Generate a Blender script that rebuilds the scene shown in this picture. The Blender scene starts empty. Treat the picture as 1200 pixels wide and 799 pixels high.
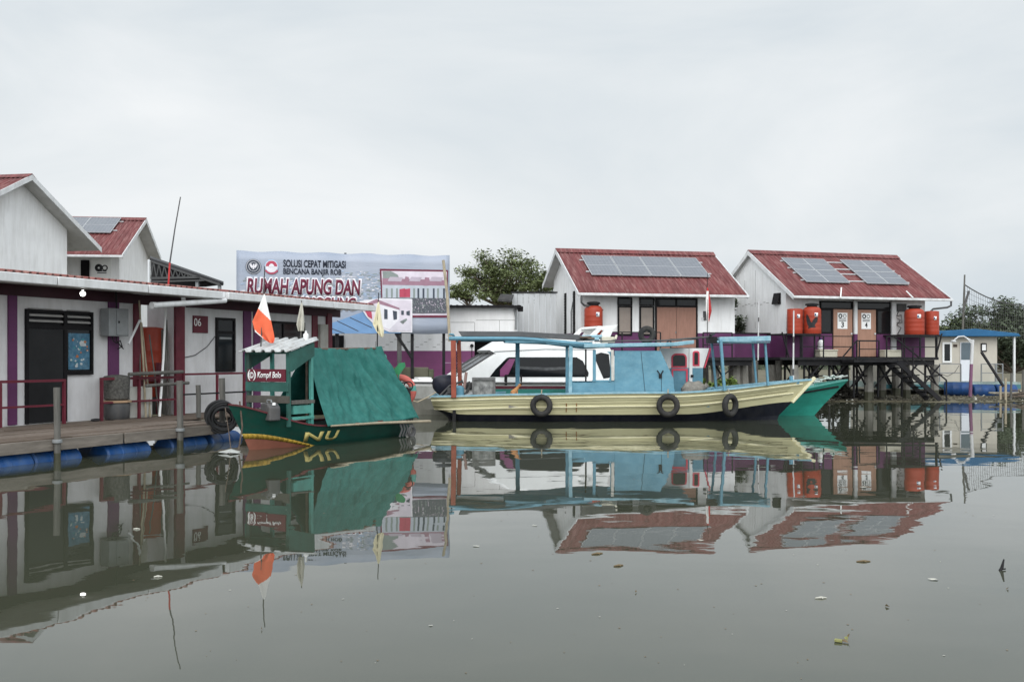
import bpy, bmesh, math, random
from mathutils import Vector, Matrix
R = math.radians
random.seed(7)
scene = bpy.context.scene
COL = scene.collection
F, H, CZ = 1167.0, 420.0, 1.9          # focal length / horizon row of the photograph, eye height over the water

# ---------------------------------------------------------------- camera, sky, sun, exposure
cd = bpy.data.cameras.new('camera'); cam = bpy.data.objects.new('camera', cd); COL.objects.link(cam)
cam.location = (0, 0, CZ); cam.rotation_euler = (R(90), 0, 0)
cd.sensor_width = 36; cd.lens = 36 * F / 1200; cd.shift_y = (H - 399.5) / 1200
cd.clip_start = .1; cd.clip_end = 3000
scene.camera = cam
scene.view_settings.view_transform = 'Standard'; scene.view_settings.look = 'None'
scene.view_settings.exposure = 0.0; scene.view_settings.gamma = 1
SUN_EL, SUN_AZ = 36, 183               # azimuth clockwise from +Y: behind the camera, to its left
w = bpy.data.worlds.new('World'); scene.world = w; w.use_nodes = True
nt = w.node_tree; nt.nodes.clear()
N = lambda t: nt.nodes.new(t)
lk = nt.links.new
out = N('ShaderNodeOutputWorld'); bg = N('ShaderNodeBackground'); bg.inputs[1].default_value = .1
sky = N('ShaderNodeTexSky'); sky.sky_type = 'NISHITA'; sky.sun_disc = False
sky.sun_elevation = R(SUN_EL); sky.sun_rotation = R(SUN_AZ); sky.dust_density = 5; sky.air_density = 1.2
tc = N('ShaderNodeTexCoord'); mp = N('ShaderNodeMapping'); mp.inputs['Scale'].default_value = (1.2, 1.2, 3.6)
mp.inputs['Rotation'].default_value = (0, R(9), 0)
lk(tc.outputs['Generated'], mp.inputs[0])
n1 = N('ShaderNodeTexNoise'); n1.inputs['Scale'].default_value = 1.5; n1.inputs['Detail'].default_value = 9; n1.inputs['Roughness'].default_value = .52
n1.inputs['Distortion'].default_value = .5
lk(mp.outputs[0], n1.inputs[0])
cr = N('ShaderNodeValToRGB'); lk(n1.outputs[0], cr.inputs[0])
cr.color_ramp.elements[0].position = .33; cr.color_ramp.elements[0].color = (.575, .640, .690, 1)
cr.color_ramp.elements[1].position = .72; cr.color_ramp.elements[1].color = (.815, .838, .852, 1)
e = cr.color_ramp.elements.new(.52); e.color = (.700, .742, .768, 1)
sx = N('ShaderNodeVectorMath'); sx.operation = 'DOT_PRODUCT'; lk(tc.outputs['Generated'], sx.inputs[0])
sx.inputs[1].default_value = (math.sin(R(SUN_AZ)) * math.cos(R(SUN_EL)), math.cos(R(SUN_AZ)) * math.cos(R(SUN_EL)), math.sin(R(SUN_EL)))
mr = N('ShaderNodeMapRange'); mr.inputs[1].default_value = -.40; mr.inputs[2].default_value = 1; mr.inputs[3].default_value = 11.25; mr.inputs[4].default_value = 29
lk(sx.outputs['Value'], mr.inputs[0])  # overcast, brighter round the veiled sun behind the camera
sc_ = N('ShaderNodeVectorMath'); sc_.operation = 'SCALE'; lk(cr.outputs[0], sc_.inputs[0]); lk(mr.outputs[0], sc_.inputs['Scale'])
mx = N('ShaderNodeMix'); mx.data_type = 'RGBA'; mx.inputs[0].default_value = .96
lk(sky.outputs[0], mx.inputs[6]); lk(sc_.outputs[0], mx.inputs[7])
lk(mx.outputs[2], bg.inputs[0]); lk(bg.outputs[0], out.inputs[0])
sl = bpy.data.lights.new('sun', 'SUN'); sl.energy = 1.35; sl.angle = R(50); sl.color = (1, .975, .94)
so = bpy.data.objects.new('sun', sl); COL.objects.link(so)
sd = Vector((math.sin(R(SUN_AZ)) * math.cos(R(SUN_EL)), math.cos(R(SUN_AZ)) * math.cos(R(SUN_EL)), math.sin(R(SUN_EL))))
so.rotation_euler = (-sd).to_track_quat('-Z', 'Y').to_euler(); so.location = sd * 60

# ---------------------------------------------------------------- materials
_m = {}
def mat(name, col, rough=.6, var=.18, scale=2.5, dirt=0., dirtcol=(.07, .06, .045), dscale=(1.3, 1.3, .35), bump=0., bscale=30, metal=0., spec=.25, stretch=None, dthr=.5):
    if name in _m: return _m[name]
    m = bpy.data.materials.new(name); m.use_nodes = True; t = m.node_tree; L = t.links.new
    b = t.nodes['Principled BSDF']; b.inputs['Roughness'].default_value = rough; b.inputs['Metallic'].default_value = metal
    b.inputs['Specular IOR Level'].default_value = spec
    tc = t.nodes.new('ShaderNodeTexCoord'); src = tc.outputs['Object']
    if stretch:
        ms = t.nodes.new('ShaderNodeMapping'); ms.inputs['Scale'].default_value = stretch; L(src, ms.inputs[0]); vs = ms.outputs[0]
    else: vs = src
    n = t.nodes.new('ShaderNodeTexNoise'); n.inputs['Scale'].default_value = scale; n.inputs['Detail'].default_value = 7; n.inputs['Roughness'].default_value = .62; L(vs, n.inputs[0])
    r = t.nodes.new('ShaderNodeValToRGB'); L(n.outputs[0], r.inputs[0])
    r.color_ramp.elements[0].position = .3; r.color_ramp.elements[1].position = .7
    r.color_ramp.elements[0].color = (*[c * (1 - var) for c in col], 1)
    r.color_ramp.elements[1].color = (*[min(1, c * (1 + var)) for c in col], 1)
    cur = r.outputs[0]
    if dirt > 0:
        md = t.nodes.new('ShaderNodeMapping'); md.inputs['Scale'].default_value = dscale; L(src, md.inputs[0])
        nd = t.nodes.new('ShaderNodeTexNoise'); nd.inputs['Scale'].default_value = 3; nd.inputs['Detail'].default_value = 8; nd.inputs['Roughness'].default_value = .68; L(md.outputs[0], nd.inputs[0])
        rd = t.nodes.new('ShaderNodeMapRange'); rd.inputs[1].default_value = dthr - .08; rd.inputs[2].default_value = dthr + .22; rd.inputs[3].default_value = 0; rd.inputs[4].default_value = dirt; L(nd.outputs[0], rd.inputs[0])
        mxx = t.nodes.new('ShaderNodeMix'); mxx.data_type = 'RGBA'; L(rd.outputs[0], mxx.inputs[0]); L(cur, mxx.inputs[6]); mxx.inputs[7].default_value = (*dirtcol, 1)
        cur = mxx.outputs[2]
    L(cur, b.inputs['Base Color'])
    if bump > 0:
        nb = t.nodes.new('ShaderNodeTexNoise'); nb.inputs['Scale'].default_value = bscale; nb.inputs['Detail'].default_value = 5; L(vs, nb.inputs[0])
        bp = t.nodes.new('ShaderNodeBump'); bp.inputs['Strength'].default_value = bump; bp.inputs['Distance'].default_value = .02; L(nb.outputs[0], bp.inputs['Height']); L(bp.outputs[0], b.inputs['Normal'])
    _m[name] = m
    return m
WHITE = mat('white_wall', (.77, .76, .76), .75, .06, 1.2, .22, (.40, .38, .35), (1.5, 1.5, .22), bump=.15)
WALL_ROW = mat('shade_toned_row_wall', (.60, .59, .595), .75, .07, 1.3, .45, (.36, .345, .33), (1.4, 1.4, .3), bump=.15)  # white row wall, eave shade darkened into its base colour
WALL_SH = mat('white_panel_wall', (.77, .765, .765), .7, .06, 1.1, .32, (.38, .36, .33), (1.6, 1.6, .25), bump=.1)
PURPLE = mat('purple_paint', (.105, .030, .090), .6, .16, 1.5, .25, (.09, .04, .08))
PURPLE_L = mat('magenta_paint', (.20, .058, .15), .6, .14, 1.2, .25, (.14, .06, .11))
MAROON = mat('maroon_paint', (.115, .018, .03), .5, .2, 3, .3, (.05, .02, .02))
ROOF = mat('red_metal_roof', (.128, .034, .034), .65, .28, 1.0, .85, (.34, .19, .175), (5.0, .45, .45), stretch=(3, .35, .35), dthr=.57, spec=.25)
ROOF_OR = mat('orange_red_roof', (.17, .045, .04), .55, .3, 1.2, .6, (.5, .33, .28), (5, .5, .5), stretch=(3, .4, .4))
TRIM = mat('grey_white_trim', (.62, .625, .63), .5, .08, 2, .45, (.3, .29, .27))
SOFFIT = mat('soffit_board', (.50, .49, .48), .8, .1, 2, .3, (.25, .23, .2))
BLACK = mat('black_steel', (.014, .014, .016), .5, .35, 4, .2, (.06, .045, .035), spec=.15)
DARK = mat('dark_frame', (.009, .008, .009), .5, .3, 4, spec=.12)
GLASSD = mat('dark_glass', (.008, .009, .010), .08, .3, 1.5, spec=.22)
GLASSB = mat('brown_blind', (.26, .215, .185), .25, .12, 2)
DOORB = mat('brown_door', (.335, .19, .135), .55, .12, 2, .15, (.15, .09, .06), stretch=(6, 6, .8))
DOORM = mat('brown_garage_door', (.30, .16, .12), .55, .12, 2, .15, (.15, .09, .06), stretch=(6, 6, .8))
TANK = mat('orange_tank', (.31, .040, .019), .42, .1, 2, .2, (.25, .06, .04))
RED = mat('red_paint', (.42, .03, .03), .5, .2, 4)
PINK = mat('pink_red_paint', (.62, .07, .11), .5, .12, 4)
WOOD = mat('weathered_wood', (.125, .095, .075), .85, .3, 2, .5, (.08, .065, .05), (3, 3, 3), bump=.5, bscale=12, stretch=(.6, 7, 7))
WOODG = mat('grey_wood', (.115, .11, .10), .85, .3, 3, .4, (.08, .075, .065), bump=.4, stretch=(4, 4, .6))
BAMBOO = mat('bamboo', (.33, .28, .2), .6, .25, 4, .3, (.15, .12, .09))
CONC = mat('concrete', (.21, .20, .18), .85, .2, 2, .6, (.09, .085, .065), (1.5, 1.5, .8), bump=.4)
OLIVE = mat('olive_concrete', (.13, .125, .09), .85, .2, 1, .5, (.07, .07, .05))
BLUEB = mat('blue_plastic', (.010, .058, .19), .45, .3, 3, .55, (.09, .12, .14), dthr=.52)
GREY = mat('grey_metal', (.22, .23, .235), .5, .15, 3, .3, (.14, .12, .1))
GREYD = mat('dark_grey', (.07, .07, .072), .6, .25, 4, .3, (.15, .13, .11))
RUBBER = mat('tyre_rubber', (.02, .02, .021), .75, .3, 6, .4, (.11, .10, .085), bump=.3)
YELLOW = mat('cream_yellow_hull', (.58, .545, .335), .55, .09, 1.2, .4, (.40, .37, .22), (.5, 2.0, 2.5), bump=.15, bscale=9, dthr=.53, stretch=(.5, 3, 5))
CREAM = mat('cream_stem', (.66, .62, .42), .55, .1, 2, .3, (.4, .36, .22))
BOOT = mat('dark_bottom_paint', (.007, .008, .014), .45, .3, 2, .3, (.05, .05, .045))
BLUE = mat('light_blue_paint', (.105, .245, .325), .55, .16, 2, .6, (.175, .33, .40), (1.6, 1.6, 2.6), bump=.15, bscale=14)
BLUE2 = mat('pale_blue_paint', (.19, .36, .435), .55, .14, 3, .45, (.5, .56, .58), (2, 2, 2))
RUST = mat('red_oxide_paint', (.27, .068, .042), .6, .22, 4, .4, (.12, .04, .03))
GREENH = mat('dark_green_hull', (.008, .062, .046), .4, .2, 2, .5, (.03, .045, .035), (1, 2, 3))
GREENP = mat('green_paint', (.028, .098, .082), .55, .25, 3, .5, (.03, .06, .05), (2, 2, 1))
TEALP = mat('turquoise_paint', (.075, .28, .24), .5, .2, 3, .5, (.06, .14, .13), (2, 2, 1))
TEALH = mat('teal_hull', (.03, .265, .205), .42, .1, 1.2, .5, (.02, .14, .11), (1, 1, 2))
TARP = mat('teal_tarp', (.014, .108, .093), .62, .14, 1.5, .55, (.045, .185, .162), (2, 2, 2), bump=.3, bscale=16)
YBAND = mat('ochre_band', (.42, .27, .04), .5, .2, 3, .4, (.2, .12, .03))
PINKB = mat('faded_pink_band', (.25, .095, .065), .55, .2, 3, .4, (.2, .08, .05))
LETTER = mat('yellow_letter', (.56, .47, .17), .55, .15, 5, .3, (.3, .24, .1))
BOATW = mat('white_gelcoat', (.80, .80, .79), .3, .04, 1, .2, (.5, .48, .44), (1, 1, .5))
GREYB = mat('grey_hull', (.23, .225, .195), .6, .15, 1.5, .4, (.1, .1, .08))
ALU = mat('aluminium_frame', (.55, .56, .57), .35, .04, 2, metal=.3)
FWHITE = mat('flag_white', (.74, .73, .71), .85, .06, 4)
FRED = mat('flag_orange_red', (.72, .14, .065), .85, .1, 4)
FYEL = mat('flag_pale_yellow', (.66, .6, .42), .85, .12, 5)
FGREY = mat('flag_grey', (.45, .43, .37), .85, .2, 5)
PAPER = mat('white_paper', (.78, .78, .77), .7, .03, 3)
INK = mat('black_ink', (.02, .02, .022), .6, .1, 3)
SACK = mat('woven_sack', (.24, .225, .20), .9, .3, 8, .5, (.1, .09, .075), (3, 3, 3), bump=.7, bscale=22)
CAT = mat('ginger_fur', (.42, .20, .085), .9, .25, 14)
HB = mat('beige_panel', (.50, .465, .40), .7, .06, 1, .2, (.3, .27, .23))
BLUER = mat('blue_roof', (.018, .10, .22), .5, .12, 1.5, .2, (.05, .2, .36))
ZINC = mat('zinc_sheet', (.46, .47, .48), .45, .12, 1, .35, (.28, .27, .26), (3, 3, .3), metal=.2, stretch=(2, 2, .3))
WOOD2 = mat('weathered_wood_pale', (.165, .132, .108), .85, .3, 2, .5, (.07, .055, .045), (3, 3, 3), bump=.5, bscale=12, stretch=(.6, 7, 7))
BARK = mat('bark', (.10, .08, .06), .9, .3, 5, bump=.5)
LEAF = mat('tree_leaves', (.125, .150, .062), .6, .45, .9, spec=.3)
LEAF2 = mat('dark_leaves', (.066, .084, .050), .65, .45, .5, spec=.3)
LEAF3 = mat('bright_leaves', (.10, .145, .03), .55, .4, 2, spec=.3)
LITTER = mat('litter_pale', (.42, .41, .36), .6, .2, 20)
LEAFD = mat('litter_brown', (.15, .11, .06), .7, .3, 20)

def panel_material():
    m = bpy.data.materials.new('solar_cells'); m.use_nodes = True; t = m.node_tree; b = t.nodes['Principled BSDF']
    tc = t.nodes.new('ShaderNodeTexCoord'); br = t.nodes.new('ShaderNodeTexBrick'); t.links.new(tc.outputs['Object'], br.inputs[0])
    br.offset = 0; br.inputs['Scale'].default_value = 1; br.inputs['Brick Width'].default_value = .162; br.inputs['Row Height'].default_value = .162
    br.inputs['Mortar Size'].default_value = .003
    br.inputs['Color1'].default_value = (.115, .125, .145, 1); br.inputs['Color2'].default_value = (.135, .145, .165, 1); br.inputs['Mortar'].default_value = (.3, .31, .33, 1)
    t.links.new(br.outputs[0], b.inputs['Base Color']); b.inputs['Roughness'].default_value = .3; b.inputs['Specular IOR Level'].default_value = .3
    return m
CELLS = panel_material()
def emit_material(name, col, s):
    m = bpy.data.materials.new(name); m.use_nodes = True; b = m.node_tree.nodes['Principled BSDF']
    b.inputs['Base Color'].default_value = (.8, .8, .8, 1); b.inputs['Emission Color'].default_value = (*col, 1); b.inputs['Emission Strength'].default_value = s
    return m
BULB = emit_material('lit_bulb', (1, .98, .95), 6)

# ---------------------------------------------------------------- mesh helpers
class MB:
    def __init__(s): s.v = []; s.f = []; s.m = []
    def add(s, vs, fs, mi=0):
        o = len(s.v); s.v += [Vector(p) for p in vs]; s.f += [tuple(i + o for i in f) for f in fs]; s.m += [mi] * len(fs); return s
    def box(s, x0, y0, z0, x1, y1, z1, mi=0):
        return s.add([(x, y, z) for x in (x0, x1) for y in (y0, y1) for z in (z0, z1)], [(0, 1, 3, 2), (4, 6, 7, 5), (0, 4, 5, 1), (2, 3, 7, 6), (0, 2, 6, 4), (1, 5, 7, 3)], mi)
    def bar(s, p, q, w, h=None, mi=0, up=(0, 0, 1)):
        p, q = Vector(p), Vector(q); h = h or w; d = (q - p).normalized(); u = Vector(up)
        if abs(d.dot(u)) > .98: u = Vector((1, 0, 0))
        a = d.cross(u).normalized() * w / 2; b = a.cross(d).normalized() * h / 2
        return s.add([c + i * a + j * b for c in (p, q) for i in (-1, 1) for j in (-1, 1)], [(0, 1, 3, 2), (4, 6, 7, 5), (0, 4, 5, 1), (2, 3, 7, 6), (0, 2, 6, 4), (1, 5, 7, 3)], mi)
    def tube(s, pts, r, n=8, mi=0, cap=True):
        pts = [Vector(p) for p in pts]; k = len(pts); rs = r if isinstance(r, (list, tuple)) else [r] * k
        vs = []; u = None
        for i, p in enumerate(pts):
            d = (pts[min(i + 1, k - 1)] - pts[max(i - 1, 0)]).normalized()
            if u is None or abs(u.dot(d)) > .97: u = Vector((0, 0, 1)) if abs(d.z) < .9 else Vector((1, 0, 0))
            a = d.cross(u).normalized(); b = a.cross(d).normalized(); u = b
            vs += [p + rs[i] * (math.cos(t) * a + math.sin(t) * b) for t in [2 * math.pi * j / n for j in range(n)]]
        fs = [(i * n + j, i * n + (j + 1) % n, (i + 1) * n + (j + 1) % n, (i + 1) * n + j) for i in range(k - 1) for j in range(n)]
        if cap: fs += [tuple(range(n)), tuple((k - 1) * n + j for j in range(n))]
        return s.add(vs, fs, mi)
    def lathe(s, prof, n=24, M=None, mi=0):
        M = M or Matrix(); k = len(prof)
        vs = [M @ Vector((r * math.cos(2 * math.pi * j / n), r * math.sin(2 * math.pi * j / n), z)) for r, z in prof for j in range(n)]
        fs = [(i * n + j, i * n + (j + 1) % n, (i + 1) * n + (j + 1) % n, (i + 1) * n + j) for i in range(k - 1) for j in range(n)]
        fs += [tuple(range(n)), tuple((k - 1) * n + j for j in range(n))]
        return s.add(vs, fs, mi)
    def torus(s, c, r, rr, M=None, n=28, k=10, mi=0, flat=1.):
        M = M or Matrix(); c = Vector(c); vs = []
        for i in range(n):
            a = 2 * math.pi * i / n
            for j in range(k):
                b = 2 * math.pi * j / k
                q = r + rr * math.cos(b)
                vs.append(c + M @ Vector((q * math.cos(a), rr * flat * math.sin(b), q * math.sin(a))))
        return s.add(vs, [(i * k + j, ((i + 1) % n) * k + j, ((i + 1) % n) * k + (j + 1) % k, i * k + (j + 1) % k) for i in range(n) for j in range(k)], mi)
    def prism(s, poly, y0, y1, mi=0):                     # polygon in x,z extruded along y
        n = len(poly)
        return s.add([(x, y0, z) for x, z in poly] + [(x, y1, z) for x, z in poly], [tuple(range(n)), tuple(range(n, 2 * n))] + [(i, (i + 1) % n, n + (i + 1) % n, n + i) for i in range(n)], mi)
    def prism_x(s, poly, x0, x1, mi=0):                   # polygon in y,z extruded along x
        n = len(poly)
        return s.add([(x0, y, z) for y, z in poly] + [(x1, y, z) for y, z in poly], [tuple(range(n)), tuple(range(n, 2 * n))] + [(i, (i + 1) % n, n + (i + 1) % n, n + i) for i in range(n)], mi)
    def grid(s, fn, nu, nv, mi=0):
        vs = [fn(i / nu, j / nv) for i in range(nu + 1) for j in range(nv + 1)]
        return s.add(vs, [(i * (nv + 1) + j, (i + 1) * (nv + 1) + j, (i + 1) * (nv + 1) + j + 1, i * (nv + 1) + j + 1) for i in range(nu) for j in range(nv)], mi)
    def obj(s, name, mats, parent=None, smooth=35, bevel=0, solid=0, recalc=True, M=None):
        me = bpy.data.meshes.new(name); me.from_pydata([tuple(v) for v in s.v], [], s.f)
        for m_ in (mats if isinstance(mats, (list, tuple)) else [mats]): me.materials.append(m_)
        me.polygons.foreach_set('material_index', s.m)
        if recalc:
            bm = bmesh.new(); bm.from_mesh(me); bmesh.ops.recalc_face_normals(bm, faces=bm.faces); bm.to_mesh(me); bm.free()
        if smooth:
            me.polygons.foreach_set('use_smooth', [True] * len(me.polygons)); me.set_sharp_from_angle(angle=R(smooth))
        me.update()
        o = bpy.data.objects.new(name, me); COL.objects.link(o)
        if parent is not None: o.parent = parent
        if M is not None: o.matrix_local = M
        if solid:
            md = o.modifiers.new('solid', 'SOLIDIFY'); md.thickness = solid; md.offset = -1
        if bevel:
            md = o.modifiers.new('bevel', 'BEVEL'); md.width = bevel; md.segments = 2; md.limit_method = 'ANGLE'; md.angle_limit = R(40)
        return o
def tag(o, label, cat, group=None, kind=None):
    o['label'] = label; o['category'] = cat
    if group: o['group'] = group
    if kind: o['kind'] = kind
    return o
class T:                                                   # a thing: an Empty at its base, parts as children
    def __init__(s, name, label, cat, loc=(0, 0, 0), rz=0, group=None):
        s.o = bpy.data.objects.new(name, None); COL.objects.link(s.o); s.o.empty_display_size = .2
        s.o.location = loc; s.o.rotation_euler = (0, 0, rz); tag(s.o, label, cat, group)
        s.frame(loc, rz)
    def frame(s, loc, rz):
        s.loc = Vector(loc); s.rz = rz; s.e = (math.cos(rz), math.sin(rz)); s.n = (-math.sin(rz), math.cos(rz))
        s.M = Matrix.Translation(loc) @ Matrix.Rotation(rz, 4, 'Z'); s.I = s.M.inverted()
    def ux(s, px, v=0):                                    # local x on the vertical plane y = v that photo column px looks at
        k = (px - 600) / F; X, Y = s.loc.x + v * s.n[0], s.loc.y + v * s.n[1]
        return (k * Y - X) / (s.e[0] - k * s.e[1])
    def uz(s, px, py, v=0):
        u = s.ux(px, v); return CZ + (H - py) * (s.loc.y + v * s.n[1] + u * s.e[1]) / F - s.loc.z
    def g(s, px, py, v=0): return (s.ux(px, v), v, s.uz(px, py, v))
    def g2(s, px, py, v=0): return (s.ux(px, v), s.uz(px, py, v))
class FR(T):
    def __init__(s, loc, rz): s.frame(loc, rz)
def wp(px, py, Y): return Vector(((px - 600) * Y / F, Y, CZ + (H - py) * Y / F))
def text(s, name, mat_, parent, x0, z0, x1, z1, y, shear=0, bold=0., ext=.003, M=None):   # lettering filling a box on a plane facing -y
    c = bpy.data.curves.new(name, 'FONT'); c.body = s; c.size = 1; c.extrude = 0; c.offset = bold; c.shear = shear
    o = bpy.data.objects.new('tmp', c); COL.objects.link(o); bpy.context.view_layer.update()
    me = bpy.data.meshes.new_from_object(o.evaluated_get(bpy.context.evaluated_depsgraph_get())); bpy.data.objects.remove(o)
    xs = [v.co.x for v in me.vertices]; ys = [v.co.y for v in me.vertices]
    a, b, cc, d = min(xs), max(xs), min(ys), max(ys)
    for v in me.vertices:
        p = Vector((x0 + (v.co.x - a) / (b - a) * (x1 - x0), y, z0 + (v.co.y - cc) / (d - cc) * (z1 - z0)))
        v.co = (M @ p) if M else p
    me.materials.clear(); me.materials.append(mat_)
    q = bpy.data.objects.new(name, me); COL.objects.link(q); q.parent = parent
    md = q.modifiers.new('solid', 'SOLIDIFY'); md.thickness = ext; md.offset = 0
    return q
def corr(mb, x0, x1, a, b, pitch=.2, h=.028, mi=0):       # trapezoid ribbed sheet from (y,z)=a to b
    xs = []; x = x0; k = 0
    prof = [(0, 0), (.42, 0), (.54, 1), (.82, 1), (.94, 0)]
    while x < x1 - 1e-4:
        for u, q in prof:
            if x + u * pitch <= x1: xs.append((x + u * pitch, q * h))
        x += pitch
    xs.append((x1, 0)); ns = 6
    vs = []
    for i in range(ns + 1):
        t = i / ns
        for (xx, hh) in xs: vs.append((xx, a[0] + (b[0] - a[0]) * t, a[1] + (b[1] - a[1]) * t + hh))
    n = len(xs)
    mb.add(vs, [(i * n + j, i * n + j + 1, (i + 1) * n + j + 1, (i + 1) * n + j) for i in range(ns) for j in range(n - 1)], mi)
    return mb
def solar_panel(parent, x0, y0, wdt, hgt, frame_M, split=True):
    """one framed panel; frame_M maps panel-plane coordinates (x across, y up the slope, z out) to the house."""
    M = frame_M @ Matrix.Translation((x0, y0, 0))
    mb = MB(); mb.box(0, 0, 0, wdt, hgt, .03)
    p = mb.obj('solar_panel', CELLS, parent, M=M)
    fr = MB(); t = .014
    for a in ((0, 0, wdt, t), (0, hgt - t, wdt, hgt), (0, t, t, hgt - t), (wdt - t, t, wdt, hgt - t)): fr.box(a[0], a[1], .0305, a[2], a[3], .042)
    if split: fr.box(t, hgt / 2 - .007, .0305, wdt - t, hgt / 2 + .007, .036)
    fr.obj('panel_frame', ALU, p)
    return p
def tank(label, X, loc, r=.42, h=1.15, dome=True, group='orange water tanks', logo=False, sticker=(.0,)):
    t = T('water_tank', label, 'water tank', loc, 0, group)
    prof = [(r * .96, 0), (r, .03)]
    for i in range(1, 5): z = h * .8 * i / 5; prof += [(r, z - .02), (r * 1.012, z), (r, z + .02)]
    if dome: prof += [(r, h * .8), (r * .97, h * .86), (r * .8, h * .93), (r * .5, h * .965)]
    else: prof += [(r, h * .93), (r * .97, h * .955), (r * .6, h * .97)]
    MB().lathe(prof, 28).obj('tank_body', TANK, t.o)
    if dome:
        MB().lathe([(r * .5, h * .94), (r * .56, h * .95), (r * .56, h * 1.0), (r * .74, h * 1.01), (r * .74, h * 1.06), (r * .62, h * 1.075), (r * .3, h * 1.09)], 22).obj('lid', BLACK, t.o)
    # curved paper label on the side that faces the water
    c = Vector((-loc[0], -loc[1], 0)).normalized(); a0 = math.atan2(c.y, c.x)
    def patch(a, b, z0, z1, off, n=6):
        mb = MB(); mb.grid(lambda u, v: ((r + off) * math.cos(a0 + a + (b - a) * u), (r + off) * math.sin(a0 + a + (b - a) * u), z0 + (z1 - z0) * v), n, 1); return mb
    if sticker: patch(.28, .68, h * .6, h * .74, .008).obj('label_sticker', PAPER, t.o, solid=.003)
    if sticker: patch(.30, .44, h * .63, h * .71, .012).obj('sticker_mark', BLUEB, t.o, solid=.002)
    if logo:                                               # black bird with raised wings
        P = [(-.72, .66), (-.66, .84), (-.46, .72), (-.28, .5), (-.16, .34), (-.04, .34), (.1, .5), (.34, .62), (.66, .66), (.55, .56), (.70, .52), (.54, .44), (.62, .38), (.42, .3), (.3, .2), (.24, .12), (.42, .06), (.2, .02), (-.06, .03), (-.3, .0), (-.5, -.04), (-.42, .08), (-.56, .2), (-.68, .42)]
        mb = MB(); n = len(P); vs = [((r + .012) * math.cos(a0 + .05 + x * .95), (r + .012) * math.sin(a0 + .05 + x * .95), h * (.2 + z * .6)) for x, z in P]
        mb.add(vs, [tuple(range(n))]); o = mb.obj('bird_logo', INK, t.o, solid=.004, smooth=0)
        bm = bmesh.new(); bm.from_mesh(o.data); bmesh.ops.triangulate(bm, faces=bm.faces); bm.to_mesh(o.data); bm.free()
    return t
def box_thing(name, label, cat, mb, mats, loc=(0, 0, 0), rz=0, group=None, **k):
    o = mb.obj(name, mats, None, **k); o.location = loc; o.rotation_euler = (0, 0, rz); return tag(o, label, cat, group)
# ---------------------------------------------------------------- setting: water, ground
def water_material():
    m = bpy.data.materials.new('murky_water'); m.use_nodes = True; t = m.node_tree; L = t.links.new; b = t.nodes['Principled BSDF']
    b.inputs['IOR'].default_value = 1.43; b.inputs['Roughness'].default_value = .012
    tc = t.nodes.new('ShaderNodeTexCoord')
    n0 = t.nodes.new('ShaderNodeTexNoise'); n0.inputs['Scale'].default_value = .12; n0.inputs['Detail'].default_value = 4; L(tc.outputs['Object'], n0.inputs[0])
    r = t.nodes.new('ShaderNodeValToRGB'); L(n0.outputs[0], r.inputs[0]); r.color_ramp.elements[0].color = (.040, .044, .029, 1); r.color_ramp.elements[1].color = (.054, .058, .040, 1)
    L(r.outputs[0], b.inputs['Base Color'])
    def noise(scale, sc, det, rough=.5):
        mp = t.nodes.new('ShaderNodeMapping'); mp.inputs['Scale'].default_value = sc; mp.inputs['Rotation'].default_value = (0, 0, R(8)); L(tc.outputs['Object'], mp.inputs[0])
        n = t.nodes.new('ShaderNodeTexNoise'); n.inputs['Scale'].default_value = scale; n.inputs['Detail'].default_value = det; n.inputs['Roughness'].default_value = rough; L(mp.outputs[0], n.inputs[0]); return n.outputs[0]
    a = noise(.75, (.8, 1.1, 1), 1.5, .4); c = noise(3.2, (.8, 1.2, 1), 2)
    ms = noise(.09, (1, 1, 1), 2)                                    # calm and ruffled patches
    mr = t.nodes.new('ShaderNodeMapRange'); mr.inputs[1].default_value = .42; mr.inputs[2].default_value = .62; mr.inputs[3].default_value = .25; mr.inputs[4].default_value = 1; L(ms, mr.inputs[0])
    m1 = t.nodes.new('ShaderNodeMath'); m1.operation = 'MULTIPLY'; L(c, m1.inputs[0]); L(mr.outputs[0], m1.inputs[1])
    m2 = t.nodes.new('ShaderNodeMath'); m2.operation = 'MULTIPLY_ADD'; L(m1.outputs[0], m2.inputs[0]); m2.inputs[1].default_value = .10; L(a, m2.inputs[2])
    bp = t.nodes.new('ShaderNodeBump'); bp.inputs['Strength'].default_value = 1; bp.inputs['Distance'].default_value = .0062; L(m2.outputs[0], bp.inputs['Height']); L(bp.outputs[0], b.inputs['Normal'])
    return m
mb = MB(); mb.add([(-400, -60, 0), (400, -60, 0), (400, 700, 0), (-400, 700, 0)], [(0, 1, 2, 3)])
o = mb.obj('water', water_material(), smooth=0); o['kind'] = 'structure'
MUD = mat('mud_ground', (.13, .115, .08), .9, .3, .9, .6, (.07, .075, .04), (.8, .8, .8), bump=.4, bscale=7)
def ground_z(x, y):
    s = 43.7 + .25 * math.sin(x * .9) + .12 * math.sin(x * 2.3) - 3.2 * max(0, min(1, (13 - x) / 2.5)) if x > 6 else 38.6
    if x <= 6: return -1.2 if y < s else .75
    d = y - s
    return max(-1.2, d * .5) if d < 0 else min(.75, .03 + (.014 * d if d < 7 else .098 + .05 * (d - 7))) + .02 * math.sin(3 * x + y) * min(1, d)
ys = [36, 38.5, 38.62] + [40 + .5 * i for i in range(28)] + [55, 60, 70, 90, 140, 300, 700]
xs = [-400, -120, -60, -40] + [-30 + 1.5 * i for i in range(24)] + [5.99] + [6.01 + .45 * i for i in range(60)] + [36, 50, 80, 150, 400]
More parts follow.
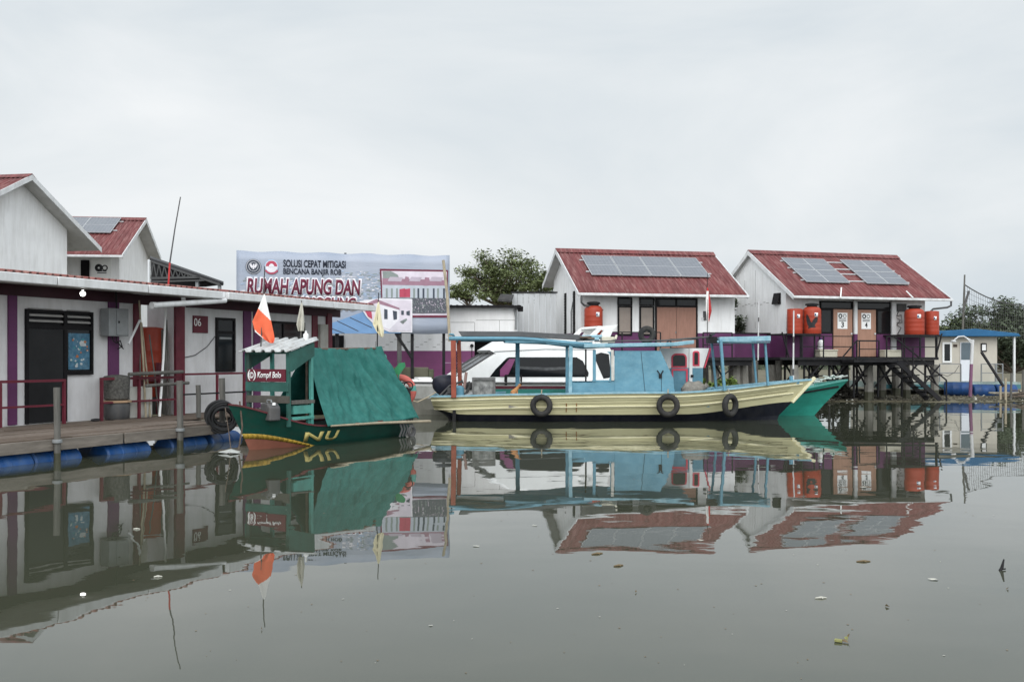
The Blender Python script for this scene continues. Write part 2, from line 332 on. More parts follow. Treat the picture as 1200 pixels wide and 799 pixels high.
mb = MB(); n = len(ys); mb.add([(x, y, ground_z(x, y)) for x in xs for y in ys], [(i * n + j, (i + 1) * n + j, (i + 1) * n + j + 1, i * n + j + 1) for i in range(len(xs) - 1) for j in range(n - 1)])
o = mb.obj('ground', MUD, smooth=60); o['kind'] = 'structure'

# ---------------------------------------------------------------- the two stilt houses on the right
def stilt_house(t, L, yr, yb, ze, zr, x0, x1, yw, back, zf=1.95, dado=3.0, under=.35):
    """roof, walls, gutter, barge boards, ridge: wall box from x0 to x1, front wall at y=yw, back wall at y=back."""
    sl = (zr - ze) / yr; zb = zr - sl * (yb - yr)
    rf = MB(); corr(rf, 0, L, (0, ze), (yr, zr)); corr(rf, 0, L, (yb, zb), (yr, zr)); ro = rf.obj('roof', ROOF, t.o, solid=.02, recalc=False, smooth=30)
    rc = MB(); rc.prism_x([(yr - .28, zr - .28 * sl + .05), (yr, zr + .085), (yr + .28, zr - .28 * sl + .05), (yr, zr + .06)], -.03, L + .03); rc.obj('ridge_cap', ROOF, ro)
    for x in (-.04, L + .005):
        b = MB(); b.prism_x([(-.02, ze - .17), (yr, zr - .17), (yb + .02, zb - .17), (yb + .02, zb + .03), (yr, zr + .035), (-.02, ze + .03)], x, x + .035); b.obj('barge_board', TRIM, ro)
    so = MB(); so.prism_x([(.02, ze - .10), (yr, zr - .11), (yb - .02, zb - .10), (yb - .02, zb - .06), (yr, zr - .07), (.02, ze - .06)], .02, L - .02); so.obj('soffit', SOFFIT, ro)
    gu = MB(); gu.box(-.06, -.11, ze - .12, L + .06, 0.0, ze - .01); gu.obj('gutter', TRIM, ro, bevel=.02)
    # wall: lower purple band, upper white, gable ends
    top = lambda y: (ze + sl * y if y < yr else zr - sl * (y - yr)) - .115
    wl = MB()
    ring = [(x0, yw), (x1, yw), (x1, back), (x0, back)]
    wl.add([(x, y, z) for z in (zf, dado) for x, y in ring], [(0, 1, 5, 4), (1, 2, 6, 5), (2, 3, 7, 6), (3, 0, 4, 7), (0, 3, 2, 1)], 0)
    wl.add([(x0, yw, dado), (x1, yw, dado), (x1, yw, top(yw)), (x0, yw, top(yw))], [(0, 1, 2, 3)], 1)
    wl.add([(x0, back, dado), (x1, back, dado), (x1, back, top(back)), (x0, back, top(back))], [(0, 1, 2, 3)], 1)
    for x in (x0, x1): wl.add([(x, yw, dado), (x, back, dado), (x, back, top(back)), (x, yr, top(yr)), (x, yw, top(yw))], [(0, 1, 2, 3, 4)], 1)
    wall = wl.obj('wall', [PURPLE, WALL_SH], t.o, smooth=0)
    return ro, wall, sl
def framed(t, name, x0, x1, z0, z1, y, fm, pm, fw=.06, parent=None, d=.05, extra=None):   # a frame with a pane set in it
    f = MB(); f.box(x0, y - d, z0, x0 + fw, y, z1); f.box(x1 - fw, y - d, z0, x1, y, z1); f.box(x0 + fw, y - d, z1 - fw, x1 - fw, y, z1); f.box(x0 + fw, y - d, z0, x1 - fw, y, z0 + fw)
    if extra: extra(f)
    o = f.obj(name, fm, parent or t.o, smooth=0)
    p = MB(); p.box(x0 + fw, y - .02, z0 + fw, x1 - fw, y - .004, z1 - fw); p.obj('pane', pm, o, smooth=0)
    return o
def rail_bars(t, name, posts, z0, z1, y, mids=(.5,), w=.045, m=BLACK, yend=None):
    b = MB()
    for x in posts: b.bar((x, y, z0), (x, y, z1), w)
    a, c = min(posts), max(posts)
    for f in (1,) + tuple(mids): b.bar((a, y, z0 + (z1 - z0) * f), (c, y, z0 + (z1 - z0) * f), w * .9)
    if yend is not None:
        for x in (a, c):
            for f in (1,) + tuple(mids): b.bar((x, y, z0 + (z1 - z0) * f), (x, yend, z0 + (z1 - z0) * f), w * .9)
    return b.obj(name, m, t.o, smooth=0)
def roof_panels(t, ro, L, yr, ze, zr, cells):
    """cells: list of (x0, y0, w, h) on the roof plane, y measured up the slope from the eave."""
    a = math.atan2(zr - ze, yr)
    M = Matrix.Translation((0, 0, ze + .09)) @ Matrix.Rotation(a, 4, 'X')
    for c in cells: solar_panel(ro, *c, M)
    mb = MB()
    for yy in sorted({round(c[1] + c[3] * k, 2) for c in cells for k in (.2, .8)}):
        xs_ = [c[0] for c in cells] + [c[0] + c[2] for c in cells]
        mb.box(min(xs_) - .15, yy, -.055, max(xs_) + .2, yy + .05, -.01)
    mb.obj('panel_rail', ALU, ro, M=M, smooth=0)
WET = mat('wet_algae', (.05, .05, .033), .5, .35, 4)
def piles(t, spots, ztop, zbot=-.6, r=.17, m=CONC, name='concrete_pile'):
    for x, y in spots:
        k = .9 + .25 * random.random()
        MB().tube([(x, y, zbot), (x + .01, y, .6), (x - .01, y + .01, ztop)], [r * k, r * k * .97, r * .9 * k], 8).obj(name, m, t.o); MB().tube([(x, y, zbot), (x + .008, y, .42 + .1 * random.random())], r * k * 1.012, 8).obj('wet_band', WET, t.o)

# ---- house with doors 3 and 4
tR = T('stilt_house', 'white and purple stilt house with doors 3 and 4 and two separate solar arrays, rightmost', 'house', (12.16, 43, 0), R(17), 'houses on stilts')
L_, yr_, ze_, zr_ = 8.2, 3.75, 4.62, 6.9
xw0 = tR.ux(921, .9); xw1 = tR.ux(1084, .9)
ro, wall, slR = stilt_house(tR, L_, yr_, 6.1, ze_, zr_, xw0, xw1, .9, 5.6)
# arrays (plane coordinates): corners read off the photograph's roof
hyp = math.hypot(yr_, zr_ - ze_)
cells = []
for xa in (1.28, 4.45):
    for i in range(2):
        for j in range(2): cells.append((xa + i * 1.14, 1.12 + j * 1.22, 1.12, 1.2))
roof_panels(tR, ro, L_, yr_, ze_, zr_, cells)
Y9 = .9
g = lambda px, py: tR.g2(px, py, Y9)
def slab(t, name, px0, py0, px1, py1, m, v, d=.05, parent=None, bevel=0):
    x0, x1 = t.ux(px0, v), t.ux(px1, v); xm = (px0 + px1) / 2; z0, z1 = t.uz(xm, py1, v), t.uz(xm, py0, v)
    return MB().box(x0, v - d, z0, x1, v - .003, z1).obj(name, m, parent or t.o, smooth=0, bevel=bevel)
zT = 4.42
bk = MB(); bk.box(tR.ux(960, .9), .86, 1.97, tR.ux(1045, .9), .897, 4.47); bk.obj('door_surround', DARK, tR.o, smooth=0)
for k, (pa, pb, num) in enumerate(((976, 998, '3'), (1004, 1025.5, '4'))):
    x0, x1 = tR.ux(pa, .86), tR.ux(pb, .86)
    d = MB().box(x0, .80, 1.985, x1, .857, 4.1).obj('door', DOORB, tR.o, smooth=0, bevel=.008)
    hx = x1 - .08
    MB().box(hx - .02, .76, 2.98, hx + .05, .797, 3.05).obj('handle', ALU, d, smooth=0)
    sx0, sx1 = tR.ux(pa + 5.5, .79), tR.ux(pb - 5, .79); sz0, sz1 = 2.98 + .25, 3.95
    s = MB().box(sx0, .785, sz0, sx1, .797, sz1).obj('number_sign', PAPER, d, smooth=0)
    w_ = sx1 - sx0
    text(num, 'number_lettering', INK, s, sx0 + w_ * .36, sz0 + .06, sx0 + w_ * .64, sz0 + .31, .782, bold=.03)
    mb = MB()
    for q in (0.28, .72):
        cx = sx0 + w_ * q; mb.torus((cx, .782, sz1 - .15), .075, .014 if q > .5 else .03, n=16, k=5, flat=.15)
    for q in range(2): mb.box(sx0 + w_ * .12, .779, sz1 - .31 - .07 * q, sx1 - w_ * .12, .783, sz1 - .28 - .07 * q)
    mb.obj('sign_emblems', INK, s)
pst = MB().box(tR.ux(999.5, .82), .70, 1.97, tR.ux(1003, .82), .80, 4.55, 1); pst.box(tR.ux(999.5, .82) - .004, .696, 1.968, tR.ux(1003, .82) + .004, .804, 3.0, 0); pst.obj('porch_post', [PURPLE, TRIM], tR.o, smooth=0)
for pa, pb in ((961, 975), (1027, 1043)): framed(tR, 'window', tR.ux(pa, .86), tR.ux(pb, .86), 3.02, 4.1, .858, DARK, GLASSD)
for pa, pb in ((961, 998), (1004, 1043)): framed(tR, 'transom', tR.ux(pa, .86), tR.ux(pb, .86), 4.12, 4.44, .858, DARK, GLASSD, fw=.04)
for pa, pb in ((961, 975), (1027, 1043)):
    MB().box(tR.ux(pa, .85), .83, 1.98, tR.ux(pb, .85), .857, 3.0).obj('wall_panel', PURPLE, tR.o, smooth=0)
slab(tR, 'porch_post', 1043.5, 352, 1048.5, 418, TRIM, .86, .12)
# awning window and drawn cracks on the gable end
aw = MB(); xg = xw0 - .003; yA, yB, zA, zB = 1.3, 1.8, 4.32, 4.82
for a in (((yA, zA), (yA + .07, zB)), ((yB - .07, zA), (yB, zB))): aw.box(xg - .05, a[0][0], a[0][1], xg, a[1][0], a[1][1])
aw.box(xg - .05, yA, zB - .07, xg, yB, zB); aw.box(xg - .05, yA, zA, xg, yB, zA + .07)
aw.add([(xg - .06, yA, zB), (xg - .06, yB, zB), (xg - .17, yB, zA + .02), (xg - .17, yA, zA + .02), (xg - .03, yA, zB), (xg - .03, yB, zB), (xg - .13, yB, zA + .0), (xg - .13, yA, zA + .0)], [(0, 1, 2, 3), (4, 5, 6, 7), (0, 1, 5, 4), (2, 3, 7, 6), (0, 3, 7, 4), (1, 2, 6, 5)])
aw.obj('awning_window', DARK, tR.o, smooth=0)
sm = MB()
for y_, z0_, z1_ in ((3.45, 3.3, 3.6), (3.45, 4.3, 6.0), (4.4, 5.0, 5.6)): sm.box(xg - .006, y_, z0_, xg - .001, y_ + .02, z1_)
for i in range(9): sm.box(xg - .006, 2.3 + i * .27, 4.42 + .05 * math.sin(i * 2.2), xg - .001, 2.3 + i * .27 + .2, 4.445 + .05 * math.sin(i * 2.2))
sm.obj('wall_seam', mat('grey_stain', (.34, .33, .32), .8, .25, 9), tR.o, smooth=0)
# balcony deck, beams, bracket shelves for the tanks, rails, stair
bx0, bx1 = tR.ux(914, -.5), tR.ux(1100, -.5)
fl = MB().box(bx0, -.5, 1.84, bx1, .895, 1.955); fl.obj('balcony_floor', BLACK, tR.o, smooth=0)
bm_ = MB()
for y_ in (-.35, .8, 3., 5.3): bm_.box(xw0 - .2, y_, 1.60, bx1 - .1, y_ + .12, 1.835)
bm_.obj('floor_beam', BLACK, tR.o, smooth=0)
br = MB()
for x in [xw0 + .2 + i * 1.25 for i in range(6)]:
    for y_ in (-.3, 1.2):
        br.bar((x, y_, 1.6), (x + .7, y_ + .25, .75), .06); br.bar((x + .7, y_, 1.6), (x - .1, y_ + .25, .6), .06); br.bar((x, y_ + .1, 1.6), (x, y_ + .1, .2), .07)
    br.bar((x, -.3, 1.1), (x + 1.25, .2, 1.15), .05)
br.obj('steel_bracing', BLACK, tR.o, smooth=0)
piles(tR, [(tR.ux(931, -.2), -.2), (tR.ux(1018, .1), .1), (tR.ux(1033, 1.2), 1.2), (tR.ux(1062, .9), .9), (tR.ux(1095, .2), .2), (tR.ux(905, 1.5), 1.5), (tR.ux(880, 3.5), 3.5), (tR.ux(955, 2.2), 2.2), (tR.ux(990, 2.5), 2.5), (tR.ux(1050, 3.5), 3.5)], 1.62, r=.2)
for (pa, pb, inner) in ((917, 962, 0), (1056, 1104, 1)):
    xa, xb = tR.ux(pa, -.4), tR.ux(pb, -.4)
    sh = MB(); sh.box(xa, -.4, 2.90, xb, .85, 2.965)
    for x in (xa + .25, xb - .25, (xa + xb) / 2): sh.bar((x, -.3, 1.955), (x, -.3, 2.9), .05)
    xo = xa if not inner else xb; s_ = 1 if not inner else -1
    sh.bar((xo + s_ * .03, -.38, 2.9), (xo + s_ * .32, -.38, 1.96), .05)
    sh.bar((xo, -.38, 2.96), (xo, -.38, 3.02), .05)
    sh.obj('tank_shelf', BLACK, tR.o, smooth=0)
rail_bars(tR, 'railing', [tR.ux(p, -.45) for p in (940, 965, 999)], 1.955, 2.86, -.45)
rail_bars(tR, 'railing', [tR.ux(p, -.45) for p in (1007, 1030)], 1.955, 2.66, -.45, mids=(.5,))
rail_bars(tR, 'railing', [tR.ux(p, -.45) for p in (1039, 1057, 1078, 1098)], 1.955, 2.86, -.45)
st = MB(); xa0, xa1 = tR.ux(1053, -1.3), tR.ux(1101, -1.3)
st.box(tR.ux(1000, -1.3), -1.35, 1.74, xa0 + .25, -.5, 1.83)
for y_ in (-1.35, -.55): st.bar((xa0 - .1, y_, 1.76), (xa1, y_, .08), .06, .2)
for i in range(8):
    f = (i + .5) / 8; x = xa0 + (xa1 - xa0) * f; z = 1.76 + (.08 - 1.76) * f + .03; st.box(x - .12, -1.32, z, x + .12, -.58, z + .035)
st.obj('stair', BLACK, tR.o, smooth=0)
hr = MB(); x2 = tR.ux(1109, -1.4)
for y_ in (-1.4,):
    hr.bar((xa0 - .4, y_, 2.9), (x2, y_, .95), .05); hr.bar((xa0 + .1, y_, 1.95), (x2 - .2, y_, .55), .04); hr.bar((x2, y_, .95), (x2, y_, -.1), .05)
    hr.bar((tR.ux(1070, y_), y_, 1.15), (tR.ux(1070, y_), y_, 2.35), .045)
hr.bar((tR.ux(985, -1.2), -1.2, 1.85), (tR.ux(1004, -1.2), -1.2, 2.66), .045); hr.bar((tR.ux(1004, -1.2), -1.2, 1.83), (tR.ux(1004, -1.2), -1.2, 2.66), .05); hr.bar((tR.ux(1004, -1.2), -1.2, 2.66), (tR.ux(1030, -1.2), -1.2, 2.66), .05)
hr.obj('handrail', BLACK, tR.o, smooth=0)
pk = MB(); xe = L_ - .05
pk.tube([(xe, -.08, 4.5), (xe, -.08, 4.3), (xe - .15, 0, 4.22), (xe - .75, .2, 4.15), (xe - .9, .2, 4.02)], .045); pk.obj('down_pipe', GREYD, tR.o)
pk = MB()
for px0, px1 in ((986, 985), (1062, 1070)): pk.tube([tR.g(px0, 337 if px0 < 1000 else 341, -.05), tR.g(px1, 349, -.16)], .03)
pk.obj('gutter_strap', PAPER, ro)
for px_ in (956, 1034, 1068): pk = None
bx = MB(); bx.box(tR.ux(1046, .88) + .2, .8, 4.05, tR.ux(1061, .88), .89, 4.4); bx.obj('meter_box', GREYD, tR.o, smooth=0)
cb = MB(); q = lambda a, b: tR.g(a, b, .84)
cb.tube([q(1053, 365), q(1050, 372), q(1055, 375), q(1051, 381), q(1056, 384), q(1052, 391)], .02, 5); cb.tube([q(1048, 371), q(1056, 369), q(1057, 378), q(1049, 378)], .02, 5); cb.obj('hanging_cable', GREYD, tR.o)
# things on the balcony
for px_, lab, dome, logo, y_, r_, pb_, pt_ in ((931.5, 'plain open-sided orange tank, left of the tank with the black bird', False, False, .1, .33, 391, 363), (951.5, 'orange tank with a black bird emblem and black lid', True, True, -.02, .39, 391, 356.5),
                           (1071.5, 'lidded orange tank on the right-hand steel shelf of the house with doors 3 and 4', True, False, .05, .43, 391, 356.5), (1092, 'narrower lidless orange tank at the right end of the right-hand shelf', False, False, .12, .31, 391, 365)):
    p = tR.M @ Vector((tR.ux(px_, y_), y_, 2.968)); tank(lab, 0, p, r_, 1.22 if dome else 1.12, dome, logo=logo)
for pa, pb, h_, lab in ((958, 978.5, .34, 'cream box on the balcony floor beneath the bird tank, white jug on it'), (1034, 1054, .33, 'cream box on the balcony floor right of door 4')):
    x0, x1 = tR.ux(pa, .35), tR.ux(pb, .35)
    t = T('storage_box', lab, 'box', tR.M @ Vector(((x0 + x1) / 2, .35, 1.957)), tR.rz, 'cream boxes on the balcony')
    hw = (x1 - x0) / 2; MB().box(-hw, -.2, 0, hw, .2, h_ * .78).obj('box_body', mat('cream_plastic', (.55, .52, .42), .5, .1, 3, .2), t.o, bevel=.03)
    MB().box(-hw - .02, -.22, h_ * .785, hw + .02, .22, h_).obj('box_lid', mat('cream_plastic', (.55, .52, .42)), t.o, bevel=.02)
p = tR.M @ Vector((tR.ux(962, .35), .35, 2.30))
t = T('water_jug', 'white ribbed water jug standing on the cream box under the tanks', 'jug', p, 0)
MB().lathe([(.1, 0), (.14, .03), (.14, .12), (.125, .15), (.14, .18), (.14, .3), (.12, .36), (.05, .42)], 18).obj('jug_body', PAPER, t.o); MB().lathe([(.052, .421), (.055, .43), (.055, .46), (.04, .47)], 12).obj('cap', BLUEB, t.o)

# ---- middle house
tM = T('stilt_house', 'white and purple stilt house with one row of four solar panels, middle of the photo', 'house', (2.74, 41, 0), R(12.5), 'houses on stilts')
LM, yrM = 7.5, 3.55
mx0, mx1 = tM.ux(681, .9), tM.ux(861, .9)
roM, wallM, slM = stilt_house(tM, LM, yrM, 5.9, 4.61, 6.74, mx0, mx1, .9, 5.4)
roof_panels(tM, roM, LM, yrM, 4.61, 6.74, [(.95 + i * 1.36, 1.45, 1.33, 1.9) for i in range(4)])
for pa, pb in ((723.5, 740.5), (749, 766.5)):
    x0, x1 = tM.ux(pa, .9), tM.ux(pb, .9)
    framed(tM, 'window', x0, x1, 2.88, 4.14, .897, DARK, GLASSB, fw=.07); framed(tM, 'transom', x0, x1, 4.15, 4.5, .897, DARK, GLASSD, fw=.05)
x0, x1 = tM.ux(767.5, .9), tM.ux(817, .9)
dM = MB(); dM.box(x0, .84, 1.96, x0 + .07, .897, 4.5); dM.box(x1 - .07, .84, 1.96, x1, .897, 4.5); dM.box(x0 + .07, .84, 4.1, x1 - .07, .897, 4.18); dM.box(x0 + .07, .84, 4.43, x1 - .07, .897, 4.5); dM.box((x0 + x1) / 2 - .03, .84, 4.18, (x0 + x1) / 2 + .03, .897, 4.43)
fo = dM.obj('door_frame', DARK, tM.o, smooth=0)
MB().box(x0 + .07, .88, 4.18, x1 - .07, .893, 4.43).obj('transom_glass', GLASSD, fo, smooth=0)
xm = (x0 + x1) / 2
for a, b in ((x0 + .075, xm - .008), (xm + .008, x1 - .075)):
    d = MB().box(a, .85, 1.97, b, .892, 4.095).obj('door', DOORM, tM.o, smooth=0, bevel=.006)
MB().box(xm - .06, .82, 2.98, xm - .02, .847, 3.06).obj('door_handle', GREY, tM.o, smooth=0)
for a, yy in ((654.5, 3.3), (667, 1.9)):                    # tall vents in the gable end
    v = MB(); xg = mx0 - .003; v.box(xg - .04, yy - .12, 2.95, xg, yy + .12, 4.8)
    for i in range(14): v.box(xg - .055, yy - .10, 3.02 + i * .125, xg - .041, yy + .10, 3.06 + i * .125)
    v.obj('gable_vent', DARK, tM.o, smooth=0)
gp = MB(); gp.tube([(mx0 - .03, 2.3, 2.95), (mx0 - .05, 2.25, 3.9), (mx0 - .04, 2.0, 4.35)], .03, 6); gp.obj('vent_hose', GREY, tM.o)
p1 = MB(); p1.tube([(.1, -.08, 4.47), (.1, -.08, 4.2), (.25, 0, 4.08), (1.0, .3, 4.02), (1.15, .35, 3.9)], .045); p1.obj('down_pipe', GREYD, tM.o)
MB().box(mx0 + .05, -.5, 1.82, mx1 + .3, .895, 1.95).obj('balcony_floor', BLACK, tM.o, smooth=0)
rail_bars(tM, 'railing', [tM.ux(p, -.45) for p in (693, 729, 774)], 1.95, 2.98, -.45)
rail_bars(tM, 'railing', [tM.ux(p, -.45) for p in (786, 818)], 1.95, 2.7, -.45)
rail_bars(tM, 'railing', [tM.ux(p, -.45) for p in (824, 858)], 1.95, 2.98, -.45)
sb = MB(); sb.bar((tM.ux(776, -.45), -.45, 2.4), (tM.ux(786, -.45), -.45, 2.7), .05); sb.obj('handrail', BLACK, tM.o, smooth=0)
bm_ = MB()
for y_ in (-.35, .9, 3., 5.2): bm_.box(mx0, y_, 1.6, mx1 + .2, y_ + .12, 1.815)
for x in [mx0 + .4 + i * 1.3 for i in range(5)]:
    bm_.bar((x, -.2, 1.6), (x + .8, .3, .7), .06); bm_.bar((x + .9, -.2, 1.6), (x - .1, .3, .7), .06)
bm_.obj('floor_beam', BLACK, tM.o, smooth=0)
piles(tM, [(mx0 + .4 + i * 1.35, y_) for i in range(6) for y_ in (.3, 4.5)], 1.62, r=.18)
MB().box(mx0 + .1, -.35, 2.78, mx0 + 1.05, .8, 2.84).obj('tank_shelf', BLACK, tM.o, smooth=0)
tank('orange water tank with a black lid at the left front corner of the middle house', 0, tM.M @ Vector((tM.ux(695.5, .25), .25, 2.842)), .385, 1.30, True)
MB().box(tM.ux(824, .89) + .0, .86, 3.55, tM.ux(828, .89), .896, 3.95).obj('switch_box', GREYD, tM.o, smooth=0)
MB().box(tM.ux(822, .89), .86, 3.55, tM.ux(825, .89), .894, 3.68).obj('switch_box', TRIM, tM.o, smooth=0)

# purple boarded walkway wall between the two houses, and what is seen in the gap
tw = T('plank_wall', 'purple boarded wall closing the gap between the two stilt houses', 'wall', (9.75, 44.6, 0), R(15))
wl_ = 2.9
MB().box(0, 0, 1.95, wl_, .05, 3.0).obj('boards', PURPLE, tw.o, smooth=0); MB().box(0, -.05, 1.83, wl_, .15, 1.945).obj('bottom_beam', BLACK, tw.o, smooth=0); MB().box(0, -.03, 3.003, wl_, .07, 3.06).obj('top_rail', BLACK, tw.o, smooth=0)
for x in (.15, 1.3, 2.5): MB().tube([(x, .1, -.4), (x, .1, 1.82)], .15, 8).obj('post', CONC, tw.o)
# ---------------------------------------------------------------- middle: long white hall, zinc fence, olive wall, banner
tC = T('waterside_hall', 'long low white hall with a purple lower band, standing behind the banner', 'building', (-8.6, 40.6, 0), R(1.5))
xl, xr = 0, tC.ux(606, 0); zp = tC.uz(500, 411, 0); zt = tC.uz(560, 358.5, 0)
gx0, gx1 = tC.ux(556, 0), tC.ux(592, 0); gz = tC.uz(570, 397, 0)
wl = MB()
for a, b, z0, z1, m in ((xl, gx0, .3, zp, 0), (gx1, xr, .3, zp, 0), (xl, gx0, zp, zt, 1), (gx1, xr, zp, zt, 1), (gx0, gx1, gz, zt, 1)): wl.box(a, 0, z0, b, .15, z1, m)
wl.box(xl, 4.85, .3, xr, 5, zt, 1); wl.box(xl, .151, .3, xl + .15, 4.849, zt, 1); wl.box(xr - .15, .151, .3, xr, 4.849, zt, 1)
wl.obj('wall', [PURPLE_L, WHITE], tC.o, smooth=0)
MB().box(gx0 + .001, .9, .3, gx1 - .001, 1.0, gz + .3).obj('doorway_shade_panel', DARK, tC.o, smooth=0)  # black panel set inside the opening to paint its interior shade
r_ = MB(); corr(r_, xl - .3, tC.ux(611, -.3), (-.35, zt + .0), (5.2, zt + .10), .25, .03); r_.obj('roof', BLACK, tC.o, solid=.03, recalc=False)
MB().box(xl - .3, -.37, zt - .09, tC.ux(611, -.36), -.33, zt + .01).obj('fascia', DARK, tC.o, smooth=0)
sm = MB()
for a, b, y_ in ((528, 556, 378), (558, 606, 375.5)): sm.box(tC.ux(a, 0), -.006, tC.uz(a, y_, 0), tC.ux(b, 0), -.001, tC.uz(a, y_, 0) + .025)
for px_, a, b in ((556, 378, 395), (585, 375, 388), (440, 400, 411), (404, 398, 411)): sm.box(tC.ux(px_, 0), -.006, tC.uz(px_, b, 0), tC.ux(px_, 0) + .02, -.001, tC.uz(px_, a, 0))
for i in range(16): x = tC.ux(447 + i * 5, 0); sm.box(x, -.006, tC.uz(450, 407 - (i % 4) * 3, 0), x + .13, -.001, tC.uz(450, 406.3 - (i % 4) * 3, 0))
sm.box(tC.ux(520, 0), -.006, tC.uz(520, 425.5, 0), tC.ux(555, 0), -.001, tC.uz(520, 424.6, 0), 1)
sm.obj('wall_seam', [mat('grey_stain', (.34, .33, .32)), mat('pale_purple', (.45, .3, .42))], tC.o, smooth=0)
MB().tube([tC.g(603, 362, -.06), tC.g(605, 372, -.06), tC.g(604.5, 386, -.06)], .05).obj('down_pipe', GREY, tC.o)
MB().box(tC.ux(607, -.1), -.2, tC.uz(607, 365, -.1), tC.ux(613, -.1), .1, tC.uz(607, 359, -.1)).obj('gutter_head', DARK, tC.o, smooth=0)
cp = MB(); cp.tube([tC.g(553, 404, -.05), tC.g(553, 422, -.05)], .015, 5); cp.lathe([(.02, 0), (.07, .03), (.07, .1), (.02, .14)], 10, Matrix.Translation(tC.g(553, 407, -.06))); cp.obj('wall_lamp', DARK, tC.o)
# left end of the hall: open bay under the banner, its shade a flat black panel
MB().box(tC.ux(384, -.02), -.03, tC.uz(385, 419, 0), tC.ux(403, -.02), -.004, tC.uz(385, 393, 0)).obj('bay_shade_panel', DARK, tC.o, smooth=0)

fz = T('zinc_fence', 'tall grey zinc sheet fence between the white hall and the middle house', 'fence', (.2, 44.2, 0), R(1))
x0, x1 = fz.ux(600), fz.ux(652)
mbz = MB(); n_ = 8; wpl = (x1 - x0) / n_
for i in range(n_): mbz.box(x0 + i * wpl + .006, .02 * (i % 2), .5, x0 + (i + 1) * wpl - .006, .02 * (i % 2) + .03, 4.79)
mbz.obj('zinc_sheets', ZINC, fz.o, smooth=0)
MB().box(x0 - .05, -.04, 4.80, x1 + .05, .14, 4.86).obj('top_rail', BLACK, fz.o, smooth=0)
pr = MB(); pr.add([wp(583, 352, 43.4), wp(599, 353, 43.2), wp(602, 345, 44), wp(588, 344.5, 44.2)], [(0, 1, 2, 3)])
for i in range(1, 5): pr.bar(wp(583 + i * .9, 352 - i * 1.6, 43.3 + i * .12), wp(599 + i * .7, 353 - i * 1.6, 43.1 + i * .12), .07)
box_thing('roof_patch', 'small dark louvred roof piece above the right end of the white hall', 'roof', pr, GREYD, solid=.06)

ow = T('concrete_wall', 'low olive concrete wall along the quay beneath the banner', 'wall', (-7.0, 38.4, 0), R(2))
x1 = ow.ux(502); ow_b = MB().box(0, 0, -.5, x1, .25, 1.56); ow_b.obj('wall', OLIVE, ow.o, smooth=0, bevel=.03)
MB().box(x1 + .004, -.05, -.5, x1 + .2, .3, 1.48).obj('end_post', mat('mossy_concrete', (.1, .105, .07), .9, .4, 5, .6, (.04, .05, .03)), ow.o, smooth=0, bevel=.03)
MB().box(x1 + .21, .05, -.5, x1 + 4, .25, .80).obj('quay_edge', CONC, ow.o, smooth=0)

tB = T('banner_billboard', 'large printed banner on a steel frame, lettered RUMAH APUNG DAN', 'billboard', (wp(277, 420, 36.6).x, 36.6, 0), R(13))
bx_ = lambda px_: tB.ux(px_, 0); bz_ = lambda px_, py_: tB.uz(px_, py_, 0)
bL, bR, bT, bB = 0, bx_(527), bz_(400, 296), bz_(480, 390.5)
def banner_material():
    m = bpy.data.materials.new('banner_print'); m.use_nodes = True; t = m.node_tree; L = t.links.new; b = t.nodes['Principled BSDF']; b.inputs['Roughness'].default_value = .5
    tc = t.nodes.new('ShaderNodeTexCoord'); n = t.nodes.new('ShaderNodeTexNoise'); n.inputs['Scale'].default_value = .5; n.inputs['Detail'].default_value = 5; L(tc.outputs['Object'], n.inputs[0])
    r = t.nodes.new('ShaderNodeValToRGB'); L(n.outputs[0], r.inputs[0]); r.color_ramp.elements[0].position = .35; r.color_ramp.elements[0].color = (.245, .285, .36, 1); r.color_ramp.elements[1].position = .7; r.color_ramp.elements[1].color = (.34, .365, .43, 1)
    L(r.outputs[0], b.inputs['Base Color'])
    mp = t.nodes.new('ShaderNodeMapping'); mp.inputs['Rotation'].default_value = (0, R(28), 0); mp.inputs['Scale'].default_value = (.5, 1, 2.2); L(tc.outputs['Object'], mp.inputs[0])
    n2 = t.nodes.new('ShaderNodeTexNoise'); n2.inputs['Scale'].default_value = 1.6; n2.inputs['Detail'].default_value = 3; n2.inputs['Distortion'].default_value = 1; L(mp.outputs[0], n2.inputs[0])
    bp = t.nodes.new('ShaderNodeBump'); bp.inputs['Distance'].default_value = .03; bp.inputs['Strength'].default_value = .55; L(n2.outputs[0], bp.inputs['Height']); L(bp.outputs[0], b.inputs['Normal'])
    return m
sheet = MB(); sheet.grid(lambda u, v: (bL + (bR - bL) * u, .015 * math.sin(9 * u) * v * (1 - v), bB + (bT - bB) * v - (.05 * math.sin(math.pi * u * 5) ** 2 * (v > .99) + .03 * math.sin(math.pi * u * 4) ** 2 * (v < .01))), 40, 8)
sheet.v = [Vector((p.x, p.y + .02, p.z)) for p in sheet.v]
sh = sheet.obj('banner_sheet', banner_material(), tB.o, solid=.01)
fr = MB()
for a, b, c, d in ((0, bT - .1, bR, bT - .1), (0, bB + .06, bR, bB + .06), (.06, bB, .06, bT - .08), (bR - .06, bB, bR - .06, bT - .08), (bR * .5, bB, bR * .5, bT), (0, (bB + bT) / 2, bR, (bB + bT) / 2)): fr.bar((a, .12, b), (c, .12, d), .08)
fr.obj('steel_frame', BLACK, tB.o, smooth=0)
for px_, wd in ((468, .16), (483, .11), (395, .14), (330, .14), (520, .1)):
    x = tB.ux(px_, .25); MB().bar((x, .25, .2), (x, .25, bT - .2), wd).obj('support_post', GREYD if px_ == 468 else BLACK, tB.o, smooth=0)
MB().bar((bx_(464), .1, bB), (tB.ux(483, .2), .2, tB.uz(483, 420, .2)), .09).obj('brace', BLACK, tB.o, smooth=0)
